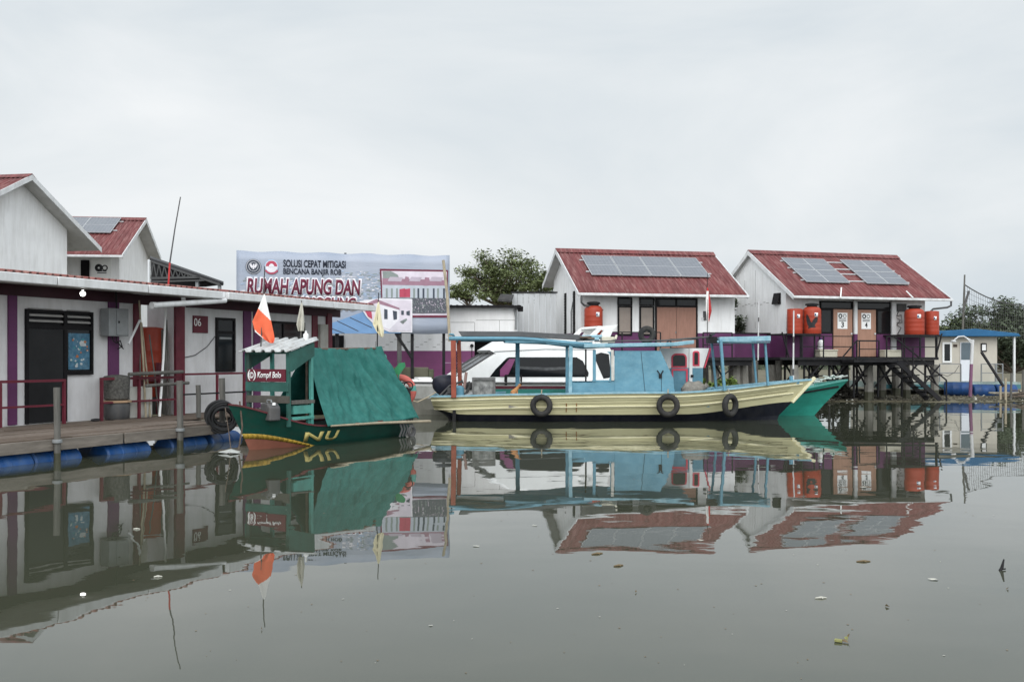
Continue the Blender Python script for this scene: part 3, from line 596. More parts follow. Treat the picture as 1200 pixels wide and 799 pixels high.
def poly_print(name, pts, m, y=-.012, parent=None, d=.004):
    P = [(bx_(a), bz_(a, b)) for a, b in pts]; return MB().prism(P, y - d, y).obj(name, m, parent or tB.o, smooth=0)
pm = lambda n, c: mat(n, c, .55, .1, 3)
BNAVY = pm('print_navy', (.012, .016, .03)); BMAR = pm('print_maroon', (.13, .018, .04)); BWH = pm('print_white', (.66, .64, .67)); BSKY = pm('print_sky', (.33, .42, .55)); BPK = pm('print_pinkish', (.42, .36, .42))
BGR = pm('print_grey_green', (.22, .25, .24)); BGD = pm('print_dark', (.05, .06, .08)); BRD = pm('print_red', (.40, .06, .10)); BRF = pm('print_roof', (.30, .17, .22)); BBL = pm('print_blue', (.15, .27, .46)); BLG = pm('print_light', (.60, .54, .60))
# far-off village texture across the middle of the print
vl = [MB(), MB(), MB()]
rnd = random.Random(3)
for i in range(800):
    x = bR * (rnd.random() ** .8) * .66 + .1; s_ = rnd.random()
    zc = bT - .95 - s_ * 1.3 + .25 * (x > bR * .48) - .1 * rnd.random()
    if zc < bB + .25: continue
    a = .05 + .13 * rnd.random(); h_ = .018 + .035 * rnd.random(); k = rnd.randrange(3)
    y_ = -.004 - .0006 * (i % 8)
    vl[k].add([(x, y_, zc), (x + a, y_, zc + .03 * rnd.random()), (x + a, y_, zc + h_), (x, y_, zc + h_ * .8)], [(0, 1, 2, 3)])
MBv = MB()
for k in range(3): MBv.add(vl[k].v, vl[k].f, k)
MBv.obj('village_print', [BWH, BGR, BSKY], tB.o, smooth=0)
poly_print('blue_print', [(380, 391), (382, 381), (410, 371), (432, 363), (448, 372), (470, 390.5)], BBL, -.010)
lines = MB()
for a, b in (((384, 383), (404, 391)), ((395, 376), (420, 388)), ((410, 372), (436, 384)), ((380, 388), (384, 382))): lines.bar((bx_(a[0]), -.017, bz_(*a)), (bx_(b[0]), -.017, bz_(*b)), .006, .03)
lines.obj('blue_print_lines', BGD, tB.o, smooth=0)
# big picture
pc = poly_print('picture_border', [(445, 315), (525, 316.5), (524.5, 372), (448, 372)], BMAR, -.012)
def pp(name, pts, m, k): return poly_print(name, pts, m, -.018 - .005 * k, pc, .003)
pp('picture_sky', [(447, 317.5), (523.5, 318.5), (523.5, 369.5), (449, 369.5)], BLG, 0)
pp('picture_tree', [(448, 318), (458, 317.8), (466, 322), (468, 327), (449, 329)], BGR, 1)
pp('picture_roof', [(448, 326), (523, 328.5), (523, 335), (448, 334)], BRF, 2)
for a, b in ((454, 472), (479, 494), (503, 519)): pp('picture_panel', [(a, 329.5), (a + 3, 324.5), (b, 325), (b - 2, 330)], BPK, 3)
pp('picture_gable', [(473, 334), (475, 324), (479, 325), (478, 334)], BRF, 4); pp('picture_gable', [(496, 335), (498, 325), (503, 325.5), (502, 335)], BRF, 4)
pp('picture_wall', [(448, 334), (523, 335), (523, 350), (448, 349)], pm('print_wall', (.42, .45, .5)), 3)
for a in (452, 458, 464, 484, 489, 495, 500, 507, 512, 519): pp('picture_door', [(a, 338), (a + 2.2, 338), (a + 2.2, 350), (a, 350)], BGD if a % 2 else BGR, 4)
for a in (468, 474): pp('picture_tank', [(a, 339), (a + 6.5, 338), (a + 6.5, 348.5), (a, 348.5)], BRD, 5)
pp('picture_dark', [(449, 349), (523, 349.5), (523, 367), (449, 367)], pm('print_charcoal', (.085, .09, .105)), 5)
sp = MB(); sq = MB()
for i in range(260):
    a = 450 + 72 * rnd.random(); b = 350 + 16.5 * rnd.random(); x, z = bx_(a), bz_(a, b); s_ = .02 + .04 * rnd.random()
    (sp if i % 2 else sq).add([(x, -.0475 - .0004 * (i % 5), z), (x + s_, -.0475 - .0004 * (i % 5), z + s_ * .4), (x + s_ * .4, -.0475 - .0004 * (i % 5), z + s_ * 1.3)], [(0, 1, 2)])
mm = MB(); mm.add(sp.v, sp.f, 0); mm.add(sq.v, sq.f, 1); mm.obj('picture_specks', [BGR, BPK], pc, smooth=0)
# small picture
p2 = poly_print('picture_border', [(421, 353), (446, 349.5), (483, 350.5), (483, 389.5), (456, 389), (440, 382), (430, 372), (424, 363)], BWH, -.046)
def pq(name, pts, m, k): return poly_print(name, pts, m, -.052 - .005 * k, p2, .003)
pq('picture_sky', [(437, 351.5), (481.5, 352), (481.5, 388), (457, 388), (441, 381), (431, 371), (425, 362)], BLG, 0)
pq('picture_roof', [(426, 357), (441, 350.5), (468, 361), (468, 363.5), (441, 355), (428, 360)], BRF, 1)
pq('picture_house', [(441, 356), (468, 363), (468, 374), (456, 386), (441, 380)], BWH, 1)
pq('picture_red', [(427, 363), (435, 362), (436, 374), (431, 371)], BRD, 2)
for q_ in ([(450, 362), (454, 363), (454, 374), (450, 374)], [(460, 364), (465, 365), (465, 374), (461, 375)], [(470, 364), (473, 364), (473, 369), (470, 369)], [(476, 365), (480, 364), (480, 370), (476, 369)]): pq('picture_window', q_, BGD, 2)
pq('picture_stair', [(468, 377), (476, 373), (477, 375), (472, 380)], BGR, 2)
pq('picture_floor', [(456, 386), (468, 374), (481, 376), (481, 387.5), (458, 387.5)], pm('print_floor', (.55, .52, .57)), 2)
# lettering
def bt(s, nm, m, a, b, c, d, y, **k): return text(s, nm, m, tB.o, bx_(a), bz_((a + c) / 2, d), bx_(c), bz_((a + c) / 2, b), y, **k)
bt('SOLUSI CEPAT MITIGASI', 'lettering', BNAVY, 332, 305, 405, 313.6, -.02, bold=.022)
bt('BENCANA BANJIR ROB', 'lettering', BNAVY, 332, 315.0, 400, 323.8, -.02, bold=.022)
for s, a, b, c, d in (('RUMAH APUNG DAN', 289.5, 326.8, 422.5, 345.5), ('RUMAH PANGGUNG', 292, 348, 417, 362.8)):
    bt(s, 'lettering_outline', BWH, a - 1.6, b - 1.5, c + 1.8, d + 1.5, -.017, shear=.12, bold=.10)
    bt(s, 'lettering_drop', BMAR, a, b, c, d, -.023, shear=.12, bold=.035)
# two round emblems
def disc(cx, cz, r, y, n=28): return [(cx + r * math.cos(2 * math.pi * i / n), cz + r * math.sin(2 * math.pi * i / n)) for i in range(n)]
def emblem(px_, py_, rad, kind):
    cx, cz = bx_(px_), bz_(px_, py_); o = None
    def dd(r, m, k, P=None, nm='emblem_ring'):
        nonlocal o
        q = MB().prism(P or disc(cx, cz, r, 0), -.014 - .004 * k - .003, -.014 - .004 * k).obj(nm, m, o or tB.o, smooth=0)
        if o is None: q.name = 'round_emblem'; o = q
    if kind:
        dd(rad, BGD, 0); dd(rad * .93, BWH, 1); dd(rad * .88, BGD, 2); dd(rad * .62, BWH, 3); dd(rad * .57, BGD, 4)
        for s in (-1, 1): dd(0, BWH, 5, [(cx + s * .08 * rad, cz - .1 * rad), (cx + s * .12 * rad, cz + .12 * rad), (cx + s * .30 * rad, cz + .40 * rad), (cx + s * .46 * rad, cz + .32 * rad), (cx + s * .42 * rad, cz + .05 * rad), (cx + s * .22 * rad, cz - .22 * rad)], 'eagle_wing')
        dd(0, BWH, 6, [(cx - .1 * rad, cz - .35 * rad), (cx + .1 * rad, cz - .35 * rad), (cx + .09 * rad, cz + .2 * rad), (cx + .16 * rad, cz + .3 * rad), (cx, cz + .36 * rad), (cx - .08 * rad, cz + .22 * rad)], 'eagle_body')
    else:
        dd(rad, BSKY, 0); dd(rad * .86, BWH, 1)
        dd(0, BRD, 2, [(cx + rad * .80 * math.cos(a_), cz + rad * .80 * math.sin(a_)) for a_ in [math.pi * i / 14 for i in range(15)]], 'red_half')
        dd(0, BWH, 3, [(cx - .45 * rad, cz - .1 * rad), (cx - .25 * rad, cz + .28 * rad), (cx, cz + .4 * rad), (cx + .25 * rad, cz + .28 * rad), (cx + .45 * rad, cz - .1 * rad)], 'white_dome')
        dd(0, BRD, 4, [(cx + rad * q_ * math.cos(a_), cz + rad * q_ * math.sin(a_)) for q_, rng in ((1.12, range(0, 9)), (.9, range(8, -1, -1))) for a_ in [math.pi * (1.18 + .08 * i) for i in rng]], 'red_ribbon')
emblem(297, 312.5, (bx_(306.2) - bx_(287.8)) / 2, 1); emblem(318.2, 312.2, (bx_(326.6) - bx_(309.8)) / 2, 0)
bp = MB(); bp.tube([wp(519.5, 305, 37.6), wp(524, 345, 37.4), wp(527, 400, 37.2)], .055, 7)
box_thing('bamboo_pole', 'long pale bamboo pole leaning on the right edge of the banner', 'pole', bp, BAMBOO)

# ---------------------------------------------------------------- trees
def tree(name, label, base, h, crown, n_leaf, leaf, lm, trunk_r=.16, seed=1, group=None, lobes=None, spread=1., parts=True):
    """crown: (rx, ry, rz, zc). Branches fork out towards scattered clump centres, each clump a cloud of leaf faces."""
    rn = random.Random(seed); t = T(name, label, 'tree' if h > 2 else 'bush', base, 0, group)
    rx, ry, rz, zc = crown; tr = MB(); cl = []
    while len(cl) < (lobes or 34):
        p = Vector((rn.uniform(-1, 1), rn.uniform(-1, 1), rn.uniform(-.9, 1)))
        if .25 < p.length < 1: cl.append(Vector((p.x * rx, p.y * ry, zc + p.z * rz * (1 if p.z > 0 else .8))))
    fork = Vector((rn.uniform(-.1, .1), 0, max(.25, zc - rz * .95)))
    tr.tube([(0, 0, -.5), (rn.uniform(-.06, .06), 0, fork.z * .5), fork], [trunk_r * 1.25, trunk_r, trunk_r * .8], 8)
    for c in cl:
        mid = fork.lerp(c, .5) + Vector((rn.uniform(-.2, .2) * rx, rn.uniform(-.2, .2) * ry, rn.uniform(.0, .12) * rz))
        tr.tube([fork, mid, c], [trunk_r * .42, trunk_r * .25, trunk_r * .08], 5, cap=False)
    tr.obj('trunk', BARK, t.o)
    lf = MB(); per = n_leaf // len(cl)
    for c in cl:
        s = rn.uniform(.20, .36) * spread; k = int(per * rn.uniform(.5, 1.5))
        for i in range(k):
            d = Vector((rn.gauss(0, 1), rn.gauss(0, 1), rn.gauss(0, .62))); d = d * min(1, 2.1 / max(.01, d.length)); d = d * (s * .62)
            p = c + Vector((d.x * rx, d.y * ry, d.z * rz))
            a = Vector((rn.gauss(0, 1), rn.gauss(0, 1), rn.gauss(0, .5))).normalized(); b = a.cross(Vector((rn.gauss(0, .5), rn.gauss(0, .5), 1))).normalized()
            q = leaf * rn.uniform(.6, 1.35)
            lf.add([p - a * q, p + b * q * .42, p + a * q, p - b * q * .42], [(0, 1, 2, 3)])
    lf.obj('crown', lm, t.o, smooth=0, recalc=False)
    return t
tree('broad_tree', 'broad green tree behind the white hall, open crown against the sky', (wp(590, 420, 92).x, 92, .6), 8, (3.85, 3.2, 2.75, 8.5), 12500, .155, LEAF, .3, 5, lobes=64, spread=.85)
tree('green_bush', 'low green bush at the right edge of the banner, in front of the broad tree', (wp(549, 420, 86).x, 86, .6), 4.6, (1.7, 1.4, 1.25, 6.9), 2400, .15, LEAF, .1, 8, lobes=16)
tree('green_bush', 'dark green bush above the zinc fence beside the middle house', (wp(634, 420, 89).x, 89, .6), 5, (2.4, 1.6, 1.6, 8.0), 3800, .16, LEAF, .1, 9, lobes=18)
tree('slender_tree', 'slender tree showing in the gap between the two stilt houses', (wp(864, 420, 47).x, 47.5, .4), 4.6, (.62, .6, 1.05, 3.35), 900, .11, LEAF2, .08, 11, lobes=14)
for i, (a, b, Y, r, zc, lb) in enumerate(((1165, 0, 84, (3.2, 2.6, 2.6, 4.1), 0, 'tall bushy tree right of the net pole, above the blue roof'), (1212, 0, 90, (4.2, 2.6, 2.7, 3.0), 0, 'dark tree cut by the right edge of the photo'), (1128, 0, 92, (2.9, 2.2, 1.7, 3.3), 0, 'low yellowish tree just right of the house with door 4'),
                                     (1188, 0, 78, (4.6, 2, 1.7, 1.9), 0, 'dark low tree behind the right end of the houseboat'), (1100, 0, 96, (3, 2, 1.4, 2.9), 0, 'low tree behind the orange tanks of the right-hand house'))):
    tree('shore_tree', lb, (wp(a, 420, Y).x, Y, .5), 6, r, 9000, .17, LEAF if i == 2 else LEAF2, .16, 30 + i, 'trees on the far right shore', lobes=44, spread=1.05)
wd = MB(); rn = random.Random(99)
for i in range(9000):
    x = rn.uniform(20, 75); y = 100 + rn.uniform(0, 14); top = 3.2 + 1.6 * math.sin(x * .7) + math.sin(x * 1.9); z = .4 + top * rn.random() ** .6
    p = Vector((x, y, z)); a = Vector((rn.gauss(0, 1), rn.gauss(0, 1), rn.gauss(0, 1))).normalized(); b = a.orthogonal().normalized(); q = .3 * rn.uniform(.6, 1.3)
    wd.add([p - a * q, p + b * q * .5, p + a * q, p - b * q * .5], [(0, 1, 2, 3)])
tag(wd.obj('far_woodland', LEAF2, None, smooth=0, recalc=False), 'dark far woodland along the horizon on the right', 'woodland', kind='stuff')
for i, (a, Y, h_, lb) in enumerate(((843, 41.3, 1.3, 'bright leafy shrub at the water edge left of the pale pile'), (822, 41.1, 1.0, 'low bright shrub behind the sack on the yellow boat'), (868, 41.6, .9, 'small shrub under the purple plank wall, right of the bright shrub'))):
    tree('leafy_shrub', lb, (wp(a, 420, Y).x, Y, -.1), h_, (.62, .5, .55 * h_, .55 * h_ + .15), 520, .10, LEAF3, .03, 60 + i, 'shrubs at the water edge', lobes=9)
# pale concrete pile and bank edge by the shrubs
MB_ = MB(); MB_.tube([(wp(862, 420, 43).x, 43, -.6), (wp(862, 420, 43).x, 43, 1.8)], .23, 10); box_thing('concrete_pile', 'pale concrete pile standing between the shrubs', 'pile', MB_, CONC)
# ---------------------------------------------------------------- boats
def sm(a, b, x): x = max(0, min(1, (x - a) / (b - a))); return x * x * (3 - 2 * x)
def hull(t, Lw, over, stern_over, sheer, beam, keel, boot, mats, deck, cap_m, inner_m, full=.45, tm=.45, nst=44, inset=.07, cap_h=.05, far_extra=0.):
    """plank hull along +x, bow at +x. mats = [upper, boot]; returns (hull object, point function pt(s, side, z))."""
    def st(s):
        zs = sheer(s); zb = boot(s); zk = keel(s); b = beam(s)
        rk = over * sm(.62, 1, s) - stern_over * (1 - sm(0, .12, s))
        zs_ = [zk, zk + (zb - zk) * .5, zb, zb + (zs - zb) * .33, zb + (zs - zb) * .66, zs]
        pts = []
        for z in zs_:
            h = max(0, (z - zk) / (zs - zk)); v = sm(.5, 1, s)
            pr = (h ** (full + .5 * v)) if h > 0 else .12 * (1 - v)
            x = s * Lw + rk * max(0, z - 0) / max(.01, zs) ; pts.append((x, b * pr, z))
        return pts
    S = [(i / nst) for i in range(nst + 1)]
    rows = [st(s) for s in S]; k = 6; mb = MB()
    for side in (-1, 1):
        vs = [(x, side * y, z) for r_ in rows for x, y, z in r_]
        for j in range(k - 1):
            mb.add(vs, [(i * k + j, (i + 1) * k + j, (i + 1) * k + j + 1, i * k + j + 1) for i in range(nst)], 1 if j < 2 else 0)
    tv = [(x, -y, z) for x, y, z in rows[0]] + [(x, y, z) for x, y, z in rows[0]]
    mb.add(tv, [tuple(range(k)) + tuple(range(2 * k - 1, k - 1, -1))], 0)
    o = mb.obj('hull', mats, t.o, smooth=40)
    def pt(s, side, z, out=0.):
        P = st(s)
        for a, b in zip(P, P[1:]):
            if a[2] <= z <= b[2] + 1e-6:
                f = (z - a[2]) / max(1e-6, b[2] - a[2]); return Vector((a[0] + (b[0] - a[0]) * f, side * (a[1] + (b[1] - a[1]) * f + out), z))
        return Vector((P[-1][0], side * (P[-1][1] + out), z))
    dk = MB(); dk.grid(lambda u, v: (lambda q: Vector((q.x, (2 * v - 1) * max(0, abs(q.y) - .02), deck)))(pt(.01 + .95 * u, 1, deck)), 40, 2); dk.obj('deck', inner_m, t.o)
    iv = MB()
    for side in (-1, 1):
        def fn(u, v):
            s = .0 + .985 * u; z = deck + (sheer(s) - .01 - deck) * v; q = pt(s, side, max(z, keel(s))); y = max(0, abs(q.y) - inset); return Vector((q.x, side * y, z))
        iv.grid(fn, 40, 2)
    iv.obj('bulwark', inner_m, t.o)
    cp = MB()
    for side in (-1, 1):
        path = [pt(s, side, sheer(s)) for s in S]
        for a, b in zip(path, path[1:]):
            cp.add([a + Vector((0, side * .035, .0)), b + Vector((0, side * .035, .0)), b + Vector((0, -side * .09 if abs(b.y) > .1 else 0, .0)), a + Vector((0, -side * .09 if abs(a.y) > .1 else 0, 0)),
                    a + Vector((0, side * .035, cap_h)), b + Vector((0, side * .035, cap_h)), b + Vector((0, -side * .09 if abs(b.y) > .1 else 0, cap_h)), a + Vector((0, -side * .09 if abs(a.y) > .1 else 0, cap_h))], [(0, 1, 5, 4), (3, 2, 6, 7), (4, 5, 6, 7), (0, 1, 2, 3)])
    a, b = pt(0, -1, sheer(0)), pt(0, 1, sheer(0)); cp.box(a.x - .06, a.y, a.z, a.x + .05, b.y, a.z + cap_h)
    cp.obj('gunwale', cap_m, t.o, smooth=30)
    return o, pt
def tyre(label, loc, rot, r=.25, rr=.088, group='tyres hung along the yellow hull', rope=True):
    t = T('tyre', label, 'tyre', loc, 0, group); M = Matrix.Rotation(rot, 3, 'Z').to_4x4()
    mb = MB(); mb.torus((0, 0, 0), r, rr, M, 36, 12, flat=1.05)
    o = mb.obj('tyre_body', RUBBER, t.o, smooth=60)
    tr = MB(); n = 40
    for i in range(n):
        a = 2 * math.pi * i / n
        for s in (-1, 1):
            p = Vector(((r + rr * .93) * math.cos(a), s * rr * .28, (r + rr * .93) * math.sin(a))); d = Vector((math.cos(a), 0, math.sin(a)))
            tr.bar(M @ (p - d * .012 + Vector((0, -.02, 0))), M @ (p - d * .012 + Vector((0, .02, 0))), .02, .02)
    tr.obj('tread', RUBBER, t.o, smooth=0)
    if rope: MB().tube([M @ Vector((.0, .03, r + rr + .01)), M @ Vector((.01, .09, r + rr + .13))], .02, 5).obj('rope', BAMBOO, t.o)
    return t

# ---- long yellow and blue boat
YB = T('wooden_boat', 'long cream yellow wooden boat with a light blue canopy and cabin', 'boat', (-2.3, 30.85, 0), R(.3))
shY = lambda s: .735 + .07 * sm(0, .25, s) + .05 * sm(.2, .6, s) + .37 * sm(.66, 1.02, s) ** 1.15
bmY = lambda s: (.92 + .28 * sm(0, .3, s)) * (1 - max(0, (s - .52) / .48) ** 2.3)
keY = lambda s: .33 - .33 * sm(0, .05, s) - .35 * sm(.02, .10, s) + .05 * sm(.9, 1, s)
boY = lambda s: .35 - .14 * sm(0, .08, s) + .35 * sm(.72, 1, s)
yh, ypt = hull(YB, 10.45, 1.2, .16, shY, bmY, keY, boY, [YELLOW, BOOT], .42, BLUE2, mat('bulwark_blue', (.19, .38, .47), .55, .1, 2, .3, (.3, .3, .26)), full=.34)
ru = MB()
for fz, r_ in ((-.10, .03), (-.36, .026)):
    for side in (-1, 1): ru.tube([ypt(s / 40, side, shY(s / 40) + fz - (.02 if fz < -.2 else 0) * 1, .005) for s in range(0, 40)], r_, 6)
ru.obj('rub_strake', CREAM, yh)
MB().bar(ypt(1, 1, boY(1) - .02) + Vector((.0, 0, 0)), ypt(1, 1, shY(1)) + Vector((.05, 0, .09)), .14, .10).obj('stem_post', CREAM, yh, bevel=.02)
se = MB()
for fz in (-.045, -.20, -.29, -.45):
    for side in (-1, 1): se.tube([ypt(s / 40, side, max(boY(s / 40) + .01, shY(s / 40) + fz), .001) for s in range(0, 39)], .007, 4)
se.obj('plank_seam', mat('seam_brown', (.16, .135, .075), .8, .3, 5), yh, smooth=0)
rs = MB()
for px_ in (664, 676):
    for i in range(3): pass
    x = YB.ux(px_, -1.2); s_ = x / 10.45
    rs.bar(ypt(s_, -1, .56, .012), ypt(s_, -1, .30, .012), .03, .02)
rs.obj('rust_streak', mat('rust_stain', (.25, .13, .05), .8, .3, 9), yh, smooth=0)
# far bulwark board: maroon over green
fb = MB(); xa, xb = YB.ux(580, 1.1), YB.ux(664, 1.1); fb.box(xa, 1.04, .72, xb, 1.08, .92, 0); fb.box(xa, 1.03, .925, xb, 1.09, 1.02, 1); fb.obj('washboard', [mat('sea_green_paint', (.03, .22, .18), .5, .15, 2, .2), MAROON], YB.o, smooth=0)
NEAR, FAR = -.98, 1.0
gz = lambda px_, py_, v=NEAR: YB.uz(px_, py_, v)
gx = lambda px_, v=NEAR: YB.ux(px_, v)
# aft canopy: rails, cross beams, panel, tarpaulin, posts
ca = MB(); xa, xb = gx(526), gx(694)
zr = lambda x: 2.50 - .17 * sm(gx(600), xb, x)
for v in (NEAR, FAR): ca.tube([(xa + (xb - xa) * i / 12, v, zr(xa + (xb - xa) * i / 12)) for i in range(13)], .062, 8)
for px_ in (532, 606, 668): x = gx(px_); ca.bar((x, NEAR, zr(x) - .06), (x, FAR, zr(x) - .06), .06, .08)
ca.tube([(xa - .0, NEAR - .02, 2.62), (xa + .15, NEAR, 2.62)], .03, 6); ca.tube([(xa + .05, NEAR - .1, 2.63), (xa + .05, FAR, 2.63)], .03, 6)
cao = ca.obj('canopy_frame', BLUE, YB.o)
pn = MB(); pn.grid(lambda u, v: Vector((gx(590) + (gx(702) - gx(590)) * u, NEAR + .08 + (FAR - NEAR - .16) * v, zr(gx(590) + (gx(702) - gx(590)) * u) - .075 - .02 * math.sin(u * 9))), 8, 1); pn.obj('canopy_board', BLUE, cao, solid=.03)
lw = MB(); lw.box(gx(592), NEAR - .01, 2.37, gx(640), NEAR + .03, 2.43); lw.bar((gx(640), NEAR + .01, 2.39), (gx(702), NEAR + .01, 2.27), .04, .10); lw.obj('canopy_fascia', BLUE, cao, smooth=0)
tp = MB()
tp.add([(gx(537), NEAR + .12, 2.72), (gx(610), NEAR + .10, 2.70), (gx(682), NEAR + .10, 2.60), (gx(684), NEAR - .02, 2.44), (gx(610), NEAR - .03, 2.555), (gx(541), NEAR - .03, 2.57),
        (gx(537), FAR - .1, 2.76), (gx(610), FAR - .1, 2.76), (gx(682), FAR - .1, 2.66)], [(0, 1, 4, 5), (1, 2, 3, 4), (0, 6, 7, 1), (1, 7, 8, 2)])
tp.obj('canopy_sheet', mat('dark_sheet', (.05, .052, .055), .6, .2, 2, .3, (.12, .12, .12)), cao, solid=.012, smooth=0)
po = lambda nm, px0, y0, px1, y1, v, w_, m, w2=None: MB().bar((gx(px0, v), v, gz(px0, y0, v)), (gx(px1, v), v, gz(px1, y1, v)), w_, w2 or w_).obj(nm, m, YB.o, smooth=0, bevel=.012)
po('canopy_post', 531.3, 399, 531.8, 466, NEAR, .15, RUST); po('canopy_post', 537.5, 398, 539.5, 462, FAR - .1, .13, RUST)
po('canopy_post', 606.5, 402, 606.5, 453, FAR, .135, BLUE)
po('canopy_post', 669, 406, 668, 466, NEAR, .11, BLUE2); po('canopy_post', 664.5, 406, 664.5, 464, NEAR + .35, .09, BLUE)
ch = MB()
for i in range(9): ch.torus((gx(534.6, -.9), -.9, gz(534, 414 + i * 3.2, -.9)), .03, .012, n=8, k=5)
ch.obj('hanging_chain', BLACK, YB.o)
# cabin
cw = MB(); v0 = NEAR + .02
P = lambda px_, py_: (gx(px_, v0), gz(px_, py_, v0))
cw.prism([P(668, 467), P(720, 466.5), P(720, 446), P(714, 448), P(668, 448.5)], v0 - .02, v0 + .02)
cw.prism([P(720, 466.5), P(791, 464), P(789, 443), P(774, 411), P(720, 411)], v0 - .02, v0 + .02)
cb_ = cw.obj('cabin_side', BLUE, YB.o, smooth=0, bevel=.008)
cf = MB(); cf.prism([P(668, 466), P(720, 466), P(720, 412), P(668, 412)], FAR - .05, FAR - .0); 
fs = MB(); fs.prism([P(696, 448), P(792, 464), P(789, 443), P(774, 411), P(745, 411), P(745, 447)], FAR - .06, FAR - .02)
fs.prism([P(668, 466), P(792, 466), P(790, 448), P(668, 448)], FAR - .06, FAR - .02); fs.obj('cabin_side', BLUE, YB.o, smooth=0)
po('cabin_post', 686.5, 409, 686.5, 447, v0 + .4, .05, BLACK); po('cabin_post', 696.5, 410, 696.5, 447, v0, .09, BLUE); po('cabin_post', 717.5, 410, 718, 446, v0 - .03, .085, mat('worn_white_post', (.62, .6, .55), .7, .2, 4, .6, (.2, .2, .19)))
wf = MB()
ring = [P(*q) for q in ((694, 414), (698, 412), (711, 412), (715.5, 416), (715.8, 441), (712, 446.5), (694.5, 446.5))]
inn = [P(*q) for q in ((694, 412), (718, 412), (718, 448), (694, 448))]
for a, b in ((712.5, 417.8),): wf.prism([P(a, 447), P(717.5, 447), P(717.5, 412), P(711, 412), P(714, 414), P(715.2, 418), P(715.2, 441), P(714, 444.5)], v0 - .015, v0 + .015)
wf.prism([P(694, 447.8), P(713, 447.8), P(713, 445.3), P(694, 445.3)], v0 - .015, v0 + .015)
wf.obj('window_frame', BLUE, cb_, smooth=0)
dl = MB()
for a, b in (((751, 412), (756, 461)), ((756, 461), (777, 461)), ((727, 462), (777, 461.5)), ((775, 440), (775, 461))): dl.bar((P(*a)[0], v0 - .022, P(*a)[1]), (P(*b)[0], v0 - .022, P(*b)[1]), .006, .022)
dl.obj('door_gap', mat('seam_blue', (.045, .10, .13), .6, .1), cb_, smooth=0)
lk_ = MB(); lk_.bar((P(770, 434)[0], v0 - .04, P(770, 434)[1]), (P(774, 440)[0], v0 - .04, P(774, 440)[1]), .03); lk_.bar((P(777, 434)[0], v0 - .04, P(777, 434)[1]), (P(773.5, 440)[0], v0 - .04, P(773.5, 440)[1]), .03); lk_.box(P(773, 0)[0] - .03, v0 - .07, P(773, 443)[1], P(773, 0)[0] + .06, v0 - .024, P(773, 438.5)[1]); lk_.obj('latch', BLACK, cb_, smooth=0)
rf = MB(); rx0, rx1, rx2 = gx(684), gx(795), gx(829)
for (a, b, za, zb2) in ((rx0, rx1, 2.285, 2.335), (rx1 - .05, rx2 - .42, 2.335, 2.40)):
    rf.add([(x, y, z + dz) for x, z in ((a, za), (b, zb2)) for y in (NEAR - .12, FAR + .1) for dz in (-.06, .05)], [(0, 1, 3, 2), (4, 6, 7, 5), (0, 4, 5, 1), (2, 3, 7, 6), (0, 2, 6, 4), (1, 5, 7, 3)])
rf.obj('cabin_roof', BLUE2, YB.o, smooth=0, bevel=.015)
rr_ = MB(); rr_.tube([(gx(697), NEAR + .1, 2.42), (gx(800), NEAR + .1, 2.45)], .022, 6); rr_.tube([(gx(776), .2, 2.44), (gx(836), NEAR + .2, 2.56)], .03, 6); rr_.obj('roof_rail', GREYD, YB.o)
# wheelhouse front with red framed windows
W0 = .35
wh = MB(); Q = lambda px_, py_: (gx(px_, W0), gz(px_, py_, W0))
wh.prism([Q(773, 408), Q(831, 408), Q(824, 431), Q(773, 431)], W0, W0 + .04, 0); wh.prism([Q(785, 431), Q(824, 431), Q(823, 466), Q(785, 466)], W0 + .002, W0 + .04, 1)
who = wh.obj('wheelhouse_wall', [BOATW, BLUE], YB.o, smooth=0)
def arch(px0, py0, px1, py1, v, grow=0.):
    (x0, z0), (x1, z1) = (gx(px0, v), gz(px0, py1, v)), (gx(px1, v), gz(px1, py0, v)); r_ = (x1 - x0) * .25
    pts = [(x0 - grow, z0 - grow), (x1 + grow, z0 - grow)]
    for i in range(7): a = math.pi / 2 * i / 6; pts.append((x1 - r_ + (r_ + grow) * math.cos(a), z1 - r_ + (r_ + grow) * math.sin(a)))
    for i in range(7): a = math.pi / 2 * (1 + i / 6); pts.append((x0 + r_ + (r_ + grow) * math.cos(a), z1 - r_ + (r_ + grow) * math.sin(a)))
    return pts
for a in ((788.5, 416, 803, 429), (813.5, 413, 817.8, 427)):
    f = MB().prism(arch(*a, W0, .05), W0 - .02, W0 - .003).obj('window_frame', PINK, who, smooth=0); MB().prism(arch(*a, W0), W0 - .03, W0 - .021).obj('pane', GLASSD, f, smooth=0)
dd_ = MB()
x0, x1, z0, z1 = gx(787, W0), gx(806, W0), gz(796, 465, W0), gz(796, 432, W0)
for a in ((x0, z1 - .06, x1, z1), (x1 - .06, z0, x1, z1 - .06), (x0, z0, x0 + .05, z1 - .06)): dd_.box(a[0], W0 - .02, a[1], a[2], W0 - .003, a[3])
dd_.obj('door_frame', PINK, who, smooth=0)
MB().prism([(gx(825, W0), gz(825, 431, W0)), (gx(832, W0), gz(832, 408, W0)), (gx(833.4, W0), gz(833, 408, W0)), (gx(826.4, W0), gz(826, 431, W0))], W0 - .02, W0 + .05).obj('trim_strip', PINK, who, smooth=0)
MB().box(gx(807.5, W0), W0 - .05, gz(807, 466, W0), gx(811, W0), W0 - .004, gz(808, 408, W0)).obj('corner_post', BOATW, who, smooth=0)
MB().box(gx(809, W0), W0 - .1, gz(809, 442, W0), gx(812, W0), W0 - .052, gz(809, 439, W0)).obj('handle', BLACK, who, smooth=0)
